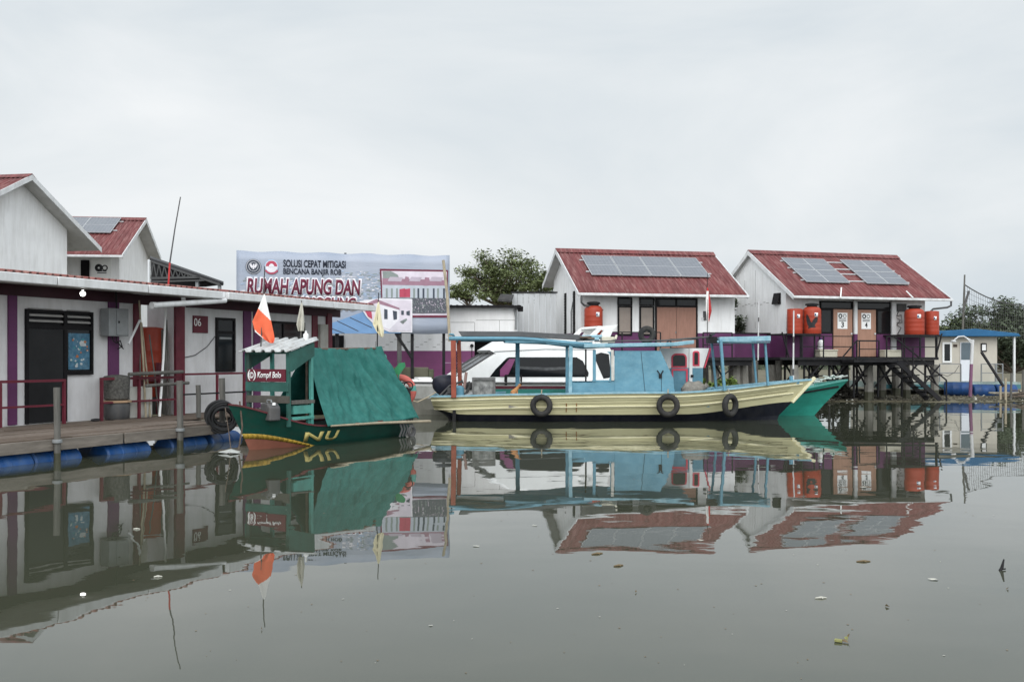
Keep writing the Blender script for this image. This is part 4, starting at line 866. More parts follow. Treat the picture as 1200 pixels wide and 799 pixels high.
# bow canopy
bcx = lambda p, v: gx(p, v)
fc = MB()
for v in (NEAR, .75):
    fc.bar((gx(843, NEAR), v, 2.47), (gx(903, NEAR), v, 2.50), .07, .15)
for px_ in (845, 900): fc.bar((gx(px_, NEAR), NEAR, 2.49), (gx(px_, NEAR), .75, 2.49), .1, .09)
fc.box(gx(843, NEAR), NEAR + .03, 2.37, gx(903, NEAR), .72, 2.40)
fco = fc.obj('bow_canopy_frame', BLUE2, YB.o, smooth=0, bevel=.01)
for (xa, ya), (xb, yb2), v, w_ in (((844.5, 398), (849, 458), NEAR, .13), ((896.5, 401), (900, 452), NEAR + .25, .105), ((834, 402), (839.5, 458), .75, .11), ((882, 402), (886.5, 452), .75, .10)): po('canopy_post', xa, ya, xb, yb2, v, w_, BLUE, w_ * .6)
bk_ = MB(); bk_.box(gx(832), NEAR + .2, 2.36, gx(842), NEAR + .6, 2.56); bk_.tube([(gx(833), NEAR + .1, 2.6), (gx(841), NEAR + .5, 2.66)], .04, 6); bk_.obj('roof_lamp', BLACK, YB.o)
cl = MB(); cl.box(gx(920, 0), -.25, 1.12, gx(934, 0), .2, 1.2); cl.tube([(gx(925, 0), -.2, 1.2), (gx(925, 0), -.2, 1.36)], .06, 7); cl.obj('bow_bitt', BLUE, YB.o, smooth=0)
MB().box(gx(838), NEAR + .2, .86, gx(846), NEAR + .6, .98).obj('deck_block', BLUE, YB.o, smooth=0)
# outboard engine under a black cover, and engine bits
oe = MB(); c0 = Vector((gx(523, -.2), -.2, 0))
prof = [(.05, 1.42), (.25, 1.40), (.35, 1.33), (.40, 1.18), (.39, 1.02), (.31, .86), (.20, .76), (.14, .72), (.11, .60)]
for i, (r, z) in enumerate(prof): pass
oe.lathe([(r, z) for r, z in reversed(prof)], 18, Matrix.Translation(c0) @ Matrix.Rotation(R(-6), 4, 'Y') @ Matrix.Translation((.05, 0, .12)) @ Matrix.Diagonal((.92, .7, .9, 1)))
oe.obj('outboard_cover', mat('black_cover', (.014, .015, .024), .45, .3, 4, .2, (.06, .06, .09), bump=.6, bscale=9), YB.o)
ol = MB(); ol.bar(c0 + Vector((-.06, 0, .75)), c0 + Vector((.3, -.1, -.35)), .12, .18); ol.bar((gx(532), -.75, .4), (gx(531.5), -.75, -.25), .07, .1); ol.obj('outboard_leg', BLACK, YB.o)
en = MB(); gp = lambda a, b, v=-.5: Vector((gx(a, v), v, gz(a, b, v)))
en.tube([gp(514, 465), gp(527, 452), gp(541, 447)], .035, 6); en.tube([gp(520, 466), gp(529, 456)], .06, 6); en.tube([gp(524, 464), gp(535, 458), gp(545, 462)], .05, 6); en.tube([gp(527, 461), gp(527, 454)], .09, 8); en.tube([gp(546, 462), gp(551, 452), gp(549, 447)], .05, 6); en.tube([gp(542, 448), gp(541, 445)], .03, 6)
en.lathe([(.08, 0), (.16, .04), (.16, .2), (.06, .24)], 12, Matrix.Translation(gp(550, 457, -.2))); en.obj('engine_parts', GREYD, YB.o)
MB().tube([gp(544, 455, -.6), gp(546.5, 436, -.6)], .045, 7).obj('tiller', mat('rusty_pipe', (.28, .18, .16), .6, .2, 5), YB.o)
MB().tube([gp(541, 467, -.75), gp(554, 461, -.75)], .07, 8).obj('exhaust_pipe', GREY, YB.o)
MB().lathe([(.15, .0), (.155, .36), (.13, .38), (.06, .42)], 16, Matrix.Translation(gp(538, 468, -.65))).obj('blue_canister', BLUE, YB.o)
# loose things on the yellow boat
bxx = T('insulated_box', 'open grey stained box on the stern deck of the yellow boat', 'box', YB.M @ Vector((gx(567, -.5), -.5, .43)), YB.rz)
hw = (gx(581) - gx(553.5)) / 2; hz = gz(567, 443.5, -.5) - .43
b_ = MB(); b_.box(-hw + .05, -.20, .05, hw - .05, .3, hz - .04, 0)
b_.obj('box_body', mat('stained_board', (.26, .26, .25), .8, .35, 5, .9, (.04, .04, .04), (2, 2, 1.2)), bxx.o, smooth=0)
b_ = MB()
for a in ((-hw, 0, -hw + .05, hz - .04), (hw - .05, 0, hw, hz - .04), (-hw, hz - .04, hw, hz + .03), (-hw + .05, 0, hw - .05, .05)): b_.box(a[0], -.26, a[1], a[2], .32, a[3])
b_.obj('box_frame', mat('dark_metal_frame', (.10, .10, .10), .5, .3, 5, .4, (.25, .24, .22)), bxx.o, smooth=0)
sk = MB()
def sackf(u, v):
    a = 2 * math.pi * v; x = -.37 + .74 * u; e_ = (1 - abs(2 * u - 1) ** 3.5); r = .05 + .2 * e_
    n_ = .018 * math.sin(7 * a + 9 * u) + .02 * math.sin(13 * u + 3 * a)
    return Vector((x, .75 * (r + n_) * math.cos(a), .21 + .06 * u + (r + n_) * .9 * math.sin(a)))
sk.grid(sackf, 20, 20); sk.tube([(.35, 0, .27), (.44, 0, .36)], [.06, .09], 8)
box_thing('sack', 'grey woven sack lying by the wheelhouse of the yellow boat', 'sack', sk, SACK, YB.M @ Vector((gx(812.5, -.5), -.5, .74)), R(3), smooth=60)
MB_ = MB(); MB_.box(-.45, -.3, 0, .45, .2, .31); box_thing('deck_box', 'low dark crate under the woven sack', 'crate', MB_, BLUE, YB.M @ Vector((gx(812.5, -.5), -.40, .43)), 0, smooth=0)
ct = T('cat', 'small ginger cat sitting on the deck of the yellow boat', 'cat', YB.M @ Vector((gx(604, -.85), -.85, .30)), 0)
cdk = MB(); cm_ = bpy.data.meshes.new('cat_body')
sk_v = [((-.02, 0, .60), .075), ((-.07, 0, .57), .085), ((.0, 0, .68), .068), ((.05, 0, .755), .05), ((.075, 0, .80), .035), ((.11, 0, .855), .055), ((.165, 0, .84), .028),
        ((.03, .045, .62), .026), ((.055, .045, .51), .02), ((.075, .045, .46), .022), ((.03, -.045, .62), .026), ((.055, -.045, .51), .02), ((.075, -.045, .46), .022),
        ((-.04, .07, .50), .045), ((.03, .08, .465), .022), ((-.04, -.07, .50), .045), ((.03, -.08, .465), .022),
        ((-.13, .0, .50), .025), ((-.19, -.06, .465), .02), ((-.16, -.14, .46), .014), ((.10, .04, .905), .012), ((.10, -.04, .905), .012)]
sk_e = [(0, 1), (0, 2), (2, 3), (3, 4), (4, 5), (5, 6), (2, 7), (7, 8), (8, 9), (2, 10), (10, 11), (11, 12), (1, 13), (13, 14), (1, 15), (15, 16), (1, 17), (17, 18), (18, 19), (5, 20), (5, 21)]
cm_.from_pydata([v for v, r in sk_v], sk_e, []); co = bpy.data.objects.new('cat_body', cm_); COL.objects.link(co); co.parent = ct.o; cm_.materials.append(CAT)
co.modifiers.new('skin', 'SKIN'); co.modifiers.new('sub', 'SUBSURF').levels = 1
co.modifiers['sub'].render_levels = 1
for i, (v, r) in enumerate(sk_v): cm_.skin_vertices[0].data[i].radius = (r, r); cm_.skin_vertices[0].data[i].use_root = (i == 0)
co.scale = (1.15, 1.1, .78); co.location = (0, 0, .13)
pl = MB(); pl.box(-.28, -.18, .0, .3, .18, .36); box_thing('bundle', 'low grey cloth bundle under the ginger cat', 'bundle', pl, SACK, YB.M @ Vector((gx(607, -.85), -.85, .423)), 0, smooth=0)
tyre('black tyre on the yellow hull nearest the stern', YB.M @ Vector((gx(634.5, -1.27), -1.27, .50)), 0)
tyre('black tyre on the yellow hull below the blue cabin door', YB.M @ Vector((gx(783, -1.29), -1.29, .50)), 0, .265)
tyre('black tyre turned edge-on at the bow of the yellow hull', YB.M @ Vector((gx(856, -1.17), -1.15, .50)), R(42), .265)
tyre('small black tyre standing on the cabin roof of the yellow boat', YB.M @ Vector((gx(758, -.6), -.6, 2.62)), R(10), .19, .085, 'roof clutter', rope=False)
rb = MB(); rb.box(-.2, -.18, 0, .2, .18, .18); rb.tube([(.12, -.18, .1), (.2, -.28, .12), (.24, -.18, .22)], .04, 6)
box_thing('crate', 'small cream crate on the cabin roof of the yellow boat', 'crate', rb, mat('cream_plastic', (.55, .52, .42)), YB.M @ Vector((gx(712, -.6), -.6, 2.375)), R(4), bevel=.02)
pb = MB()
for i, (a, b, c_) in enumerate(((-.45, .25, .05), (-.4, .35, .13), (-.2, .3, .09))): pb.tube([(a, .1 * i - .1, c_), (b, .1 * i - .05, c_ + .02)], .05, 7)
box_thing('pipe_bundle', 'bundle of blue pipes on the canopy where the dark sheet ends', 'pipes', pb, BLUE2, YB.M @ Vector((gx(692, -.7), -.72, 2.42)), 0)
rg = MB()
for i in range(7): a = i * 1.1; rg.torus((.12 * math.sin(a), .1 * math.cos(a * 2), .05 + .012 * i), .09 + .01 * (i % 3), .025, Matrix.Rotation(R(90), 4, 'X'), 12, 5)
box_thing('rope_heap', 'heap of brown rope tied at the canopy corner by the blue pipes', 'rope', rg, WOOD, YB.M @ Vector((gx(688, -.98), -.97, 2.43)), 0)

# ---- teal boat behind
TB = T('wooden_boat', 'teal wooden boat moored behind the yellow one, only its raked bow showing', 'boat', (3.6, 33.5, 0), R(-1))
shT = lambda s: .70 + .08 * sm(.2, .6, s) + .38 * sm(.72, 1.02, s)
th, tpt = hull(TB, 6.5, 1.15, .1, shT, lambda s: 1.05 * (1 - max(0, (s - .5) / .5) ** 2.4), lambda s: -.35, lambda s: -.05, [TEALH, BOOT], .4, TEALP, GREYB, full=.4)
bd = MB()
for side in (-1, 1): bd.tube([tpt(s / 40, side, shT(s / 40) - .12 - .06 * sm(.8, 1, s / 40), .01) for s in range(20, 40)], .035, 5)
bd.obj('rub_strake', BLACK, th)
fd = MB(); fd.grid(lambda u, v: (lambda q: Vector((q.x, (2 * v - 1) * max(0, abs(q.y) - .05), q.z)))(tpt(.80 + .19 * u, 1, shT(.80 + .19 * u) + 0)), 10, 2); fd.obj('fore_deck', TEALP, TB.o)
jn = MB(); rn = random.Random(4)
for i in range(26):
    x = 5.7 + 1.7 * rn.random(); z = shT(min(1, x / 7.3)) + .06; a = rn.random() * 3
    jn.bar((x, rn.uniform(-.3, .3), z + .04 * rn.random()), (x + .35 * math.cos(a), rn.uniform(-.3, .3), z + .10 * rn.random()), .03 + .04 * rn.random(), .04)
tag(jn.obj('deck_clutter', mat('pale_clutter', (.42, .46, .43), .8, .5, 6), None, smooth=0), 'pale planks and rags heaped on the bow of the teal boat', 'clutter')
jn_o = bpy.data.objects['deck_clutter']; jn_o.location = (3.6, 33.5, .03); jn_o.rotation_euler = (0, 0, R(-1))

# ---- white cabin cruiser
WB = T('speedboat', 'white cabin speedboat with dark side windows behind the yellow boat', 'boat', (-3.75, 33.7, 0), R(19))
q = lambda a, b, v=-1.0: WB.g2(a, b, v)
hl = MB(); n_ = 30
def wsec(s):                                                # s from bow 0 to stern 1
    L_ = 7.9; b = 1.15 * (1 - (1 - min(1, s / .42)) ** 2.2); zs = 1.14 - .06 * s; x = s * L_
    return [(x + .55 * (1 - s) ** 3 * 1.0, b * .05, -.35), (x + .35 * (1 - s) ** 3, b * .72, .18), (x + .2 * (1 - s) ** 3, b * .92, .55), (x + .05 * (1 - s) ** 3, b * .98, zs - .16), (x, b * 1.02, zs)]
rows = [wsec(i / n_) for i in range(n_ + 1)]
for side in (-1, 1):
    vs = [(x, side * y, z) for r_ in rows for x, y, z in r_]
    for j in range(4): hl.add(vs, [(i * 5 + j, (i + 1) * 5 + j, (i + 1) * 5 + j + 1, i * 5 + j + 1) for i in range(n_)], 1 if j < 2 else (2 if j == 2 else 0))
hl.add([(x, -y, z) for x, y, z in rows[-1]] + [(x, y, z) for x, y, z in rows[-1]], [(0, 1, 2, 3, 4, 9, 8, 7, 6, 5)])
hl.grid(lambda u, v: (lambda r_: Vector((r_[4][0], r_[4][1] * (2 * v - 1), r_[4][2] + .06 * (1 - (2 * v - 1) ** 2))))(rows[round(u * n_)]), n_, 6)
who_ = hl.obj('hull', [BOATW, GREYB, mat('pale_grey_hull', (.42, .42, .40), .5, .08, 2, .3)], WB.o, smooth=35)
MB().tube([(r_[4][0], -r_[4][1] - .01, r_[4][2] - .05) for r_ in rows], .03, 6).obj('rub_rail', GREYD, WB.o)
# cabin: profile lofted across the beam with inward lean
prof = [(536, 447), (541, 440), (546, 436.5), (583, 413.5), (577, 410), (600, 396), (625, 391), (700, 394), (716, 404), (733, 440), (735, 456)]
cab = MB(); PR = [q(*p) for p in prof]; zlo = 1.0
base = [(PR[0][0], zlo)] + PR + [(PR[-1][0], zlo)]
def lean(z): return 1.0 - .155 * (z - 1.0)
lay = [(-1, 1), (-.93, 1.0), (.93, 1.0), (1, 1)]
vs = []
for v in (-1, -.9, .9, 1):
    for x, z in base:
        zz = z if abs(v) < .95 else zlo + (z - zlo) * .975; vs.append((x, v * lean(z) * 1.02, zz))
m_ = len(base)
cab.add(vs, [(i * m_ + j, i * m_ + j + 1, (i + 1) * m_ + j + 1, (i + 1) * m_ + j) for i in range(3) for j in range(m_ - 1)])
for L0, v in ((0, -1), (3 * m_, 1)):                          # side skins as upright strips, the roof lip as its own triangle
    ch = [1, 2, 3, 4] + list(range(6, m_ - 1)); bx0 = len(cab.v)
    cab.v += [Vector((cab.v[L0 + i].x, v * lean(zlo) * 1.02, zlo)) for i in ch]
    for j in range(len(ch) - 1): cab.f.append((bx0 + j, bx0 + j + 1, L0 + ch[j + 1], L0 + ch[j])); cab.m.append(0)
    cab.f.append((L0 + 4, L0 + 5, L0 + 6)); cab.m.append(0)
cabo = cab.obj('cabin', BOATW, WB.o, smooth=25)
def side_panel(nm, pts, m, off=.012, thick=.01):
    for side in (-1,):
        P_ = []
        for a, b in pts:
            x, z = q(a, b, -.9); P_.append(Vector((x, side * (lean(z) * 1.02 + off), z)))
        k = len(P_); mb = MB(); mb.add(P_ + [p + Vector((0, .05, 0)) for p in P_], [tuple(range(k)), tuple(range(k, 2 * k))] + [(i, (i + 1) % k, k + (i + 1) % k, k + i) for i in range(k)]); o_ = mb.obj(nm, m, cabo, smooth=0)
    return o_
sw = side_panel('side_window', [(573, 441.5), (580, 433), (594, 419.5), (597, 418.5), (676, 418.5), (683, 423), (689, 437), (688, 441), (684, 441.5)], GLASSD)
side_panel('painted_window_reflection', [(585, 441), (585.5, 433), (597, 420.5), (604, 420.5), (594, 440.5)], mat('plum_reflection', (.20, .055, .14), .3, .15, 3), .016)  # plum reflection painted as a flat patch over the side glass
side_panel('rear_window', [(696, 416), (705, 413), (714, 415), (715, 442), (706, 443.5), (701, 430)], GLASSD)
side_panel('roof_line', [(580, 411.5), (640, 408.7), (640, 409.5), (580, 412.4)], GREY, .012); side_panel('roof_line', [(640.3, 408.7), (698, 409), (698, 409.8), (640.3, 409.5)], GREY, .012)
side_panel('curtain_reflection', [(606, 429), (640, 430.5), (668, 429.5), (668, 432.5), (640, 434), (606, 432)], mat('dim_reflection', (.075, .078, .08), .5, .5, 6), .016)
wsd = MB(); a, b, c, d = (q(546.5, 436.2), q(582, 412.3), q(580.5, 412.4), q(545, 436.6))
wsd.grid(lambda u, v: Vector((PR[2][0] + (PR[3][0] - PR[2][0]) * (.05 + .9 * u) - .018, (2 * v - 1) * .88 * lean(PR[2][1] + (PR[3][1] - PR[2][1]) * u), PR[2][1] + (PR[3][1] - PR[2][1]) * (.05 + .9 * u) + .018)), 4, 4)
wsd.obj('windscreen', mat('windscreen_glass', (.17, .18, .185), .2, .1, 2, spec=.3), cabo, solid=.01)
wf_ = MB()
for v in (-.9, 0, .9): wf_.bar((PR[2][0] - .02, v * lean(PR[2][1]), PR[2][1] + .03), (PR[3][0] - .02, v * lean(PR[3][1]), PR[3][1] + .02), .045)
for k in (2, 3): wf_.bar((PR[k][0] - .02, -.9 * lean(PR[k][1]), PR[k][1] + .025), (PR[k][0] - .02, .9 * lean(PR[k][1]), PR[k][1] + .025), .04)
wf_.obj('windscreen_frame', GREYD, cabo, smooth=0)
ar = MB()
for v in (-.85, .8):
    for dv, pl_ in ((0, ((679, 405), (701, 384.5), (706, 384.8), (687, 405))), (.004, ((697, 405), (709, 385), (723.5, 381), (718.5, 386.5), (711, 405))), (.008, ((699, 385.5), (704, 382.3), (724, 380.3), (721, 384.5), (707, 387)))):
        ar.prism([WB.g2(*p, -.9) for p in pl_], v - .05 - dv, v + .05 + dv)
ar.box(WB.ux(702, -.9), -.79, WB.uz(710, 384.5, -.9), WB.ux(720, -.9), .74, WB.uz(710, 382, -.9)); ar.obj('radar_arch', BOATW, WB.o, smooth=0)
rl = MB(); rl.bar((q(590, 448)[0], -1.16, 1.32), (q(610, 448)[0], -1.16, 1.32), .03, .07); rl.bar((q(591, 448)[0], -1.14, 1.0), (q(591, 448)[0], -1.16, 1.32), .08); rl.bar((q(609, 448)[0], -1.14, 1.0), (q(609, 448)[0], -1.16, 1.32), .05); rl.obj('grab_rail', BLACK, WB.o, smooth=0)
ht = MB(); ht.box(q(496, 447)[0], -.3, 1.16, q(512, 447)[0], .3, 1.26); ht.obj('deck_hatch', BOATW, WB.o, bevel=.02)
ms = MB(); pts = [wp(480, 468.5, 29.5), wp(489, 471, 29.6), wp(500, 466, 29.7), wp(511, 459.5, 29.8)]; ms.tube(pts, .02, 5)
box_thing('mooring_rope', 'pale slack mooring rope between the green boat and the yellow stern', 'rope', ms, BAMBOO)
# ---------------------------------------------------------------- left: floating row, dock, the houses behind it
def vy(t, px, u):
    k = (px - 600) / F; X, Y = t.loc.x + u * t.e[0], t.loc.y + u * t.e[1]; return (k * Y - X) / (t.n[0] - k * t.n[1])
OL = Vector((-10.18, 19.8, 0)); AL = math.atan2(.915, .404); VW = 1.3
def row_house(name, label, u0, u1, w0, w1, back):
    t = T(name, label, 'house', OL, AL, 'floating row houses'); z0, z1 = 3.62, 3.90
    r = MB(); corr(r, u0, u1, (-.06, z0 + .03), (back, z1), .19, .035); ro = r.obj('roof', ROOF_OR, t.o, solid=.02, recalc=False, smooth=30)
    g = MB(); n_ = max(2, round((u1 - u0) / 2.4)); L_ = (u1 - u0) / n_
    for i in range(n_): g.box(u0 + i * L_ + .012, -.13, z0 - .19, u0 + (i + 1) * L_ - .012, -.0, z0 + .005)
    g.obj('gutter', TRIM, ro, bevel=.02)
    s = MB(); s.add([(u0, 0, z0 - .17), (u1, 0, z0 - .17), (u1, VW + .1, z0 - .10), (u0, VW + .1, z0 - .10), (u0, 0, z0 - .13), (u1, 0, z0 - .13), (u1, VW + .1, z0 - .06), (u0, VW + .1, z0 - .06)], [(0, 1, 2, 3), (4, 5, 6, 7), (0, 1, 5, 4), (1, 2, 6, 5), (2, 3, 7, 6), (3, 0, 4, 7)]); s.obj('soffit', SOFFIT, ro, smooth=0)
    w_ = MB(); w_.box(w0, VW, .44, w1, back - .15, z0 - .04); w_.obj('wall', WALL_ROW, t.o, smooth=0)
    MB().box(u0 + .01, VW - .06, z0 - .36, u1 - .02, VW - .003, z0 - .115).obj('eave_beam', mat('dark_maroon_beam', (.045, .012, .02), .5, .2, 3), t.o, smooth=0)
    return t, ro
fr0 = FR(OL, AL); U = lambda px_, v=VW: fr0.ux(px_, v); Z = lambda px_, py_, v=VW: fr0.uz(px_, py_, v)
def box_px(t, nm, pa, pb, z0, z1, m, d=.05, v=VW, parent=None, bevel=0): return MB().box(U(pa, v), v - d, z0, U(pb, v), v - .003, z1).obj(nm, m, parent or t.o, smooth=0, bevel=bevel)
ZB = 3.27                                                     # underside of the eave beam
t1, ro1 = row_house('floating_house', 'nearest white floating house with a black door and purple posts, left edge', -6.5, U(257, 0), -6.5, U(155.5), 2.35)
for a, b in ((8.5, 18.5), (126, 138)): box_px(t1, 'post', a, b, .46, ZB - .005, PURPLE)
box_px(t1, 'post', 155.6, 163, .46, ZB - .005, MAROON, .06)
# door unit
da, dm, db = U(28.5), U(75), U(107); zt = Z(60, 363.5); zv = Z(60, 383); zw = Z(90, 439)
f = MB(); v1 = VW - .004
for a, b, c, d in ((da, .46, da + .06, zt), (dm - .06, .46, dm + .03, zt), (da + .06, zt - .06, dm - .06, zt), (dm + .03, zt - .06, db - .06, zt), (db - .06, zw, db, zt), (dm + .03, zw, db - .06, zw + .09), (da + .06, zv - .05, dm - .06, zv + .03), (dm + .03, zv - .05, db - .06, zv + .03)): f.box(a, v1 - .07, b, c, v1, d)
fo = f.obj('door_frame', DARK, t1.o, smooth=0)
MB().box(da + .062, v1 - .05, .47, dm - .062, v1 - .01, zv - .052).obj('door', mat('black_door', (.012, .012, .013), .5, .3, 2), t1.o, smooth=0)
sl_ = MB()
for a, b in ((da + .06, dm - .06), (dm + .03, db - .06)):
    sl_.box(a, v1 - .012, zv + .03, b, v1 - .002, zt - .06, 0)
    for i in range(3): z = zv + .10 + i * .125; sl_.add([(a + .02, v1 - .06, z), (b - .02, v1 - .06, z), (b - .02, v1 - .02, z + .03), (a + .02, v1 - .02, z + .03), (a + .02, v1 - .06, z + .03), (b - .02, v1 - .06, z + .03), (b - .02, v1 - .02, z + .055), (a + .02, v1 - .02, z + .055)], [(0, 1, 2, 3), (4, 5, 6, 7), (0, 1, 5, 4), (2, 3, 7, 6)], 1)
sl_.obj('louvre', [DARK, mat('louvre_slat', (.30, .29, .28), .6, .1, 4)], fo, smooth=0)
pn = MB().box(dm + .032, v1 - .03, zw + .092, db - .062, v1 - .01, zv - .052).obj('window_pane', GLASSD, fo, smooth=0)
st_ = MB().box(dm + .09, v1 - .036, zw + .12, db - .09, v1 - .0305, zv - .13).obj('sticker', mat('sticker_blue', (.04, .12, .19), .5, .4, 7, .6, (.16, .28, .36), (3, 3, 3)), pn, smooth=0)
bl = MB(); rn = random.Random(12); x0, x1, z0, z1 = dm + .12, db - .12, zw + .15, zv - .18
for i in range(26):
    cx, cz, r = rn.uniform(x0 + .03, x1 - .03), rn.uniform(z0 + .03, z1 - .03), rn.uniform(.012, .045); k = i % 4
    if i == 0: cx, cz, r = x0 + .7 * (x1 - x0), z0 + .75 * (z1 - z0), .1
    n_ = 9; P_ = [(cx + r * 1.2 * math.cos(2 * math.pi * j / n_) * rn.uniform(.6, 1.1), cz + r * math.sin(2 * math.pi * j / n_) * rn.uniform(.6, 1.1)) for j in range(n_)]
    bl.prism(P_, v1 - .040 - .0004 * i, v1 - .037 - .0004 * i, 1 if k == 2 else (2 if k == 3 else 0))
bl.obj('sticker_print', [mat('print_pale', (.42, .45, .46), .5, .2, 9), mat('print_orange', (.36, .13, .05), .5, .2, 9), mat('print_teal', (.05, .2, .24), .5, .2, 9)], st_, smooth=0)
lb = T('ceiling_lamp', 'lit round lamp hanging under the eave above the black door', 'lamp', fr0.M @ Vector((U(97, .55), .55, 3.42)), AL)
MB().lathe([(.05, 0), (.06, -.03), (.045, -.07), (.03, -.08)], 14).obj('socket', PAPER, lb.o)
zc = Z(97, 344, .55) - 3.42
MB().lathe([(.02, zc + .075), (.04, zc + .055), (.058, zc + .02), (.058, zc - .02), (.04, zc - .05), (.015, zc - .06)], 18).obj('bulb', BULB, lb.o)
MB().tube([(0, 0, -.08), (0, 0, zc + .07)], .012, 6).obj('cord', BLACK, lb.o)
# meter cabinet and cables
mc = T('meter_cabinet', 'grey steel meter cabinet mounted on the purple post of the nearest house', 'cabinet', fr0.M @ Vector((U(138, VW - .3), VW - .06, Z(138, 394, VW - .3))), AL)
hw = (U(150, VW - .3) - U(127, VW - .3)) / 2; hz = Z(138, 361.5, VW - .3) - Z(138, 394, VW - .3)
MB().box(-hw, -.28, 0, hw, -.0, hz).obj('cabinet_body', GREY, mc.o, smooth=0, bevel=.012); MB().box(-hw + .36 * hw * 2, -.30, .03, hw - .02, -.283, hz - .03).obj('cabinet_door', GREY, mc.o, smooth=0, bevel=.006); MB().box(-.04, -.32, hz * .47, -.01, -.302, hz * .55).obj('latch', BLACK, mc.o, smooth=0)
cb = MB(); cb.tube([(-.04, -.1, -.0), (-.02, -.12, -.12), (.08, -.12, -.16), (.2, -.12, -.1), (.26, -.12, -.24), (.12, -.12, -.3)], .015, 5); cb.tube([(.1, -.1, 0), (.08, -.12, -.1), (.18, -.12, -.2), (.3, -.12, -.3)], .014, 5); cb.obj('cable', BLACK, mc.o); cb = MB(); cb.tube([(.1, -.1, hz), (.1, -.08, hz + .5)], .02, 5); cb.obj('cable', BLACK, mc.o)
# alley between the two houses
t2, ro2 = row_house('floating_house', 'white floating house numbered 06 with a small dark window, next along the dock', U(263, 0), U(437, 0), U(203.5), U(386), 2.35)
ta = T('alley_wall', 'white recessed wall between the two floating houses, maroon beam above it', 'wall', OL, AL)
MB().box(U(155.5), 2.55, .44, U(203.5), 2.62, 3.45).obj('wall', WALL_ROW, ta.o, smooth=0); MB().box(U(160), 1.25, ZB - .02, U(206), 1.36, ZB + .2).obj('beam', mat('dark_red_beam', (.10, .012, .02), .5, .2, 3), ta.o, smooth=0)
box_px(t2, 'post', 203.6, 214, .46, ZB - .005, MAROON, .08)
for a, b in ((284.5, 293), (296.5, 304)): box_px(t2, 'post', a, b, .46, ZB - .005, PURPLE)
box_px(t2, 'post', 365, 371, .46, ZB - .005, MAROON); box_px(t2, 'post', 381.5, 387, .46, ZB + .1, MAROON, .08)
box_px(t2, 'cupboard', 372, 381, 1.0, 3.0, mat('grey_cupboard', (.36, .35, .32), .6, .1, 3, .3), .12)
framed(t2, 'window', U(252), U(274.5), Z(263, 435.5), Z(263, 372.5), VW - .004, DARK, GLASSD, fw=.07, extra=lambda q: q.box(U(252) + .07, VW - .05, Z(263, 391), U(274.5) - .07, VW - .004, Z(263, 388)))
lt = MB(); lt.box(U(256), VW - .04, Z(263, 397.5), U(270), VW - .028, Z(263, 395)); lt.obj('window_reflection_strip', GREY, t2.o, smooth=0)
framed(t2, 'window', U(317), U(356), Z(336, 404), Z(336, 377), VW - .004, DARK, GLASSD, fw=.07, extra=lambda q: q.box(U(330), VW - .05, Z(336, 403), U(331.5), VW - .004, Z(336, 378)))
sg = T('house_number_sign', 'maroon house number sign reading 06 on the white wall', 'sign', OL, AL)
z0, z1 = Z(233, 390), Z(233, 370)
MB().box(U(225.5), VW - .04, z0, U(242.5), VW - .003, z1).obj('board', MAROON, sg.o, smooth=0)
text('06', 'number', PAPER, sg.o, U(226), Z(230, 382), U(234), Z(230, 373), VW - .046, bold=-.0)
cbl = MB(); cbl.tube([(U(214), VW - .03, Z(214, 419)), (U(228), VW - .03, Z(228, 416)), (U(242), VW - .03, Z(242, 406)), (U(252), VW - .03, Z(252, 393))], .011, 5); cbl.obj('wall_cable', GREYD, t2.o)
pv = MB(); pv.tube([(U(178, .1), .1, Z(178, 358, .1)), (U(262, -.0), -.05, Z(262, 352, -.05))], .07, 10); pv.tube([(U(178, .1) - .01, .1, Z(178, 358, .1)), (U(178, .1) + .1, .1, Z(178, 358, .1) + .005)], .085, 10)
box_thing('drain_pipe', 'long white plastic pipe hung under the gutters between the houses', 'pipe', pv, TRIM, OL, AL)
# antenna on the roof
an = MB(); an.tube([(U(197, .4), .4, 3.6), (U(199, .4), .4, Z(199, 308, .4))], .022, 6, 1); an.tube([(U(199, .4), .4, Z(199, 308, .4)), (U(205, .4), .4, Z(205, 268, .4)), (U(211.5, .4), .4, Z(211.5, 231, .4))], [.02, .016, .014], 6, 0)
box_thing('antenna_rod', 'thin leaning whip antenna standing on the orange red roof', 'antenna', an, [GREYD, RED], OL, AL)

# dock
tD = T('floating_dock', 'weathered plank dock on blue plastic drums in front of the floating houses', 'dock', OL, AL)
VD = -2.1; uE = fr0.ux(262, VD); rn = random.Random(2)
pk = MB(); nb = 11; wv = (1.29 - VD) / nb
for i in range(nb):
    u = -7 - rn.random() * 2
    while u < uE:
        e_ = min(uE, u + rn.uniform(2.2, 3.6)); dz = rn.uniform(-.014, .016)
        pk.box(u + .01, VD + i * wv + .013, .395 + dz, e_ - .01, VD + (i + 1) * wv - .013, .445 + dz, rn.randrange(2)); u = e_
pk.box(uE, -.3, .395, U(386) + .3, 1.29, .44)
pk.obj('plank', [WOOD, WOOD2], tD.o, smooth=0, bevel=.006)
ed = MB(); u = -7
for L_ in (4.2, 3.9, 3.2, 2.9, 3):
    e_ = min(uE, u + L_); ed.box(u + .03, VD - .06, .20, e_ - .03, VD - .003, .40 + rn.uniform(-.01, .015)); u = e_
    if u >= uE - .1: break
for v in (-1.0, .3): ed.box(-7, v, .22, uE, v + .12, .39)
for i in range(8): u = -6 + i * 1.9; ed.box(u, VD + .01, .24, u + .1, 1.2, .385)
ed.obj('dock_beam', mat('pale_edge_board', (.20, .175, .15), .85, .25, 2, .6, (.1, .085, .07), (.8, 3, 3), bump=.4, stretch=(.5, 6, 6)), tD.o, smooth=0, bevel=.008)
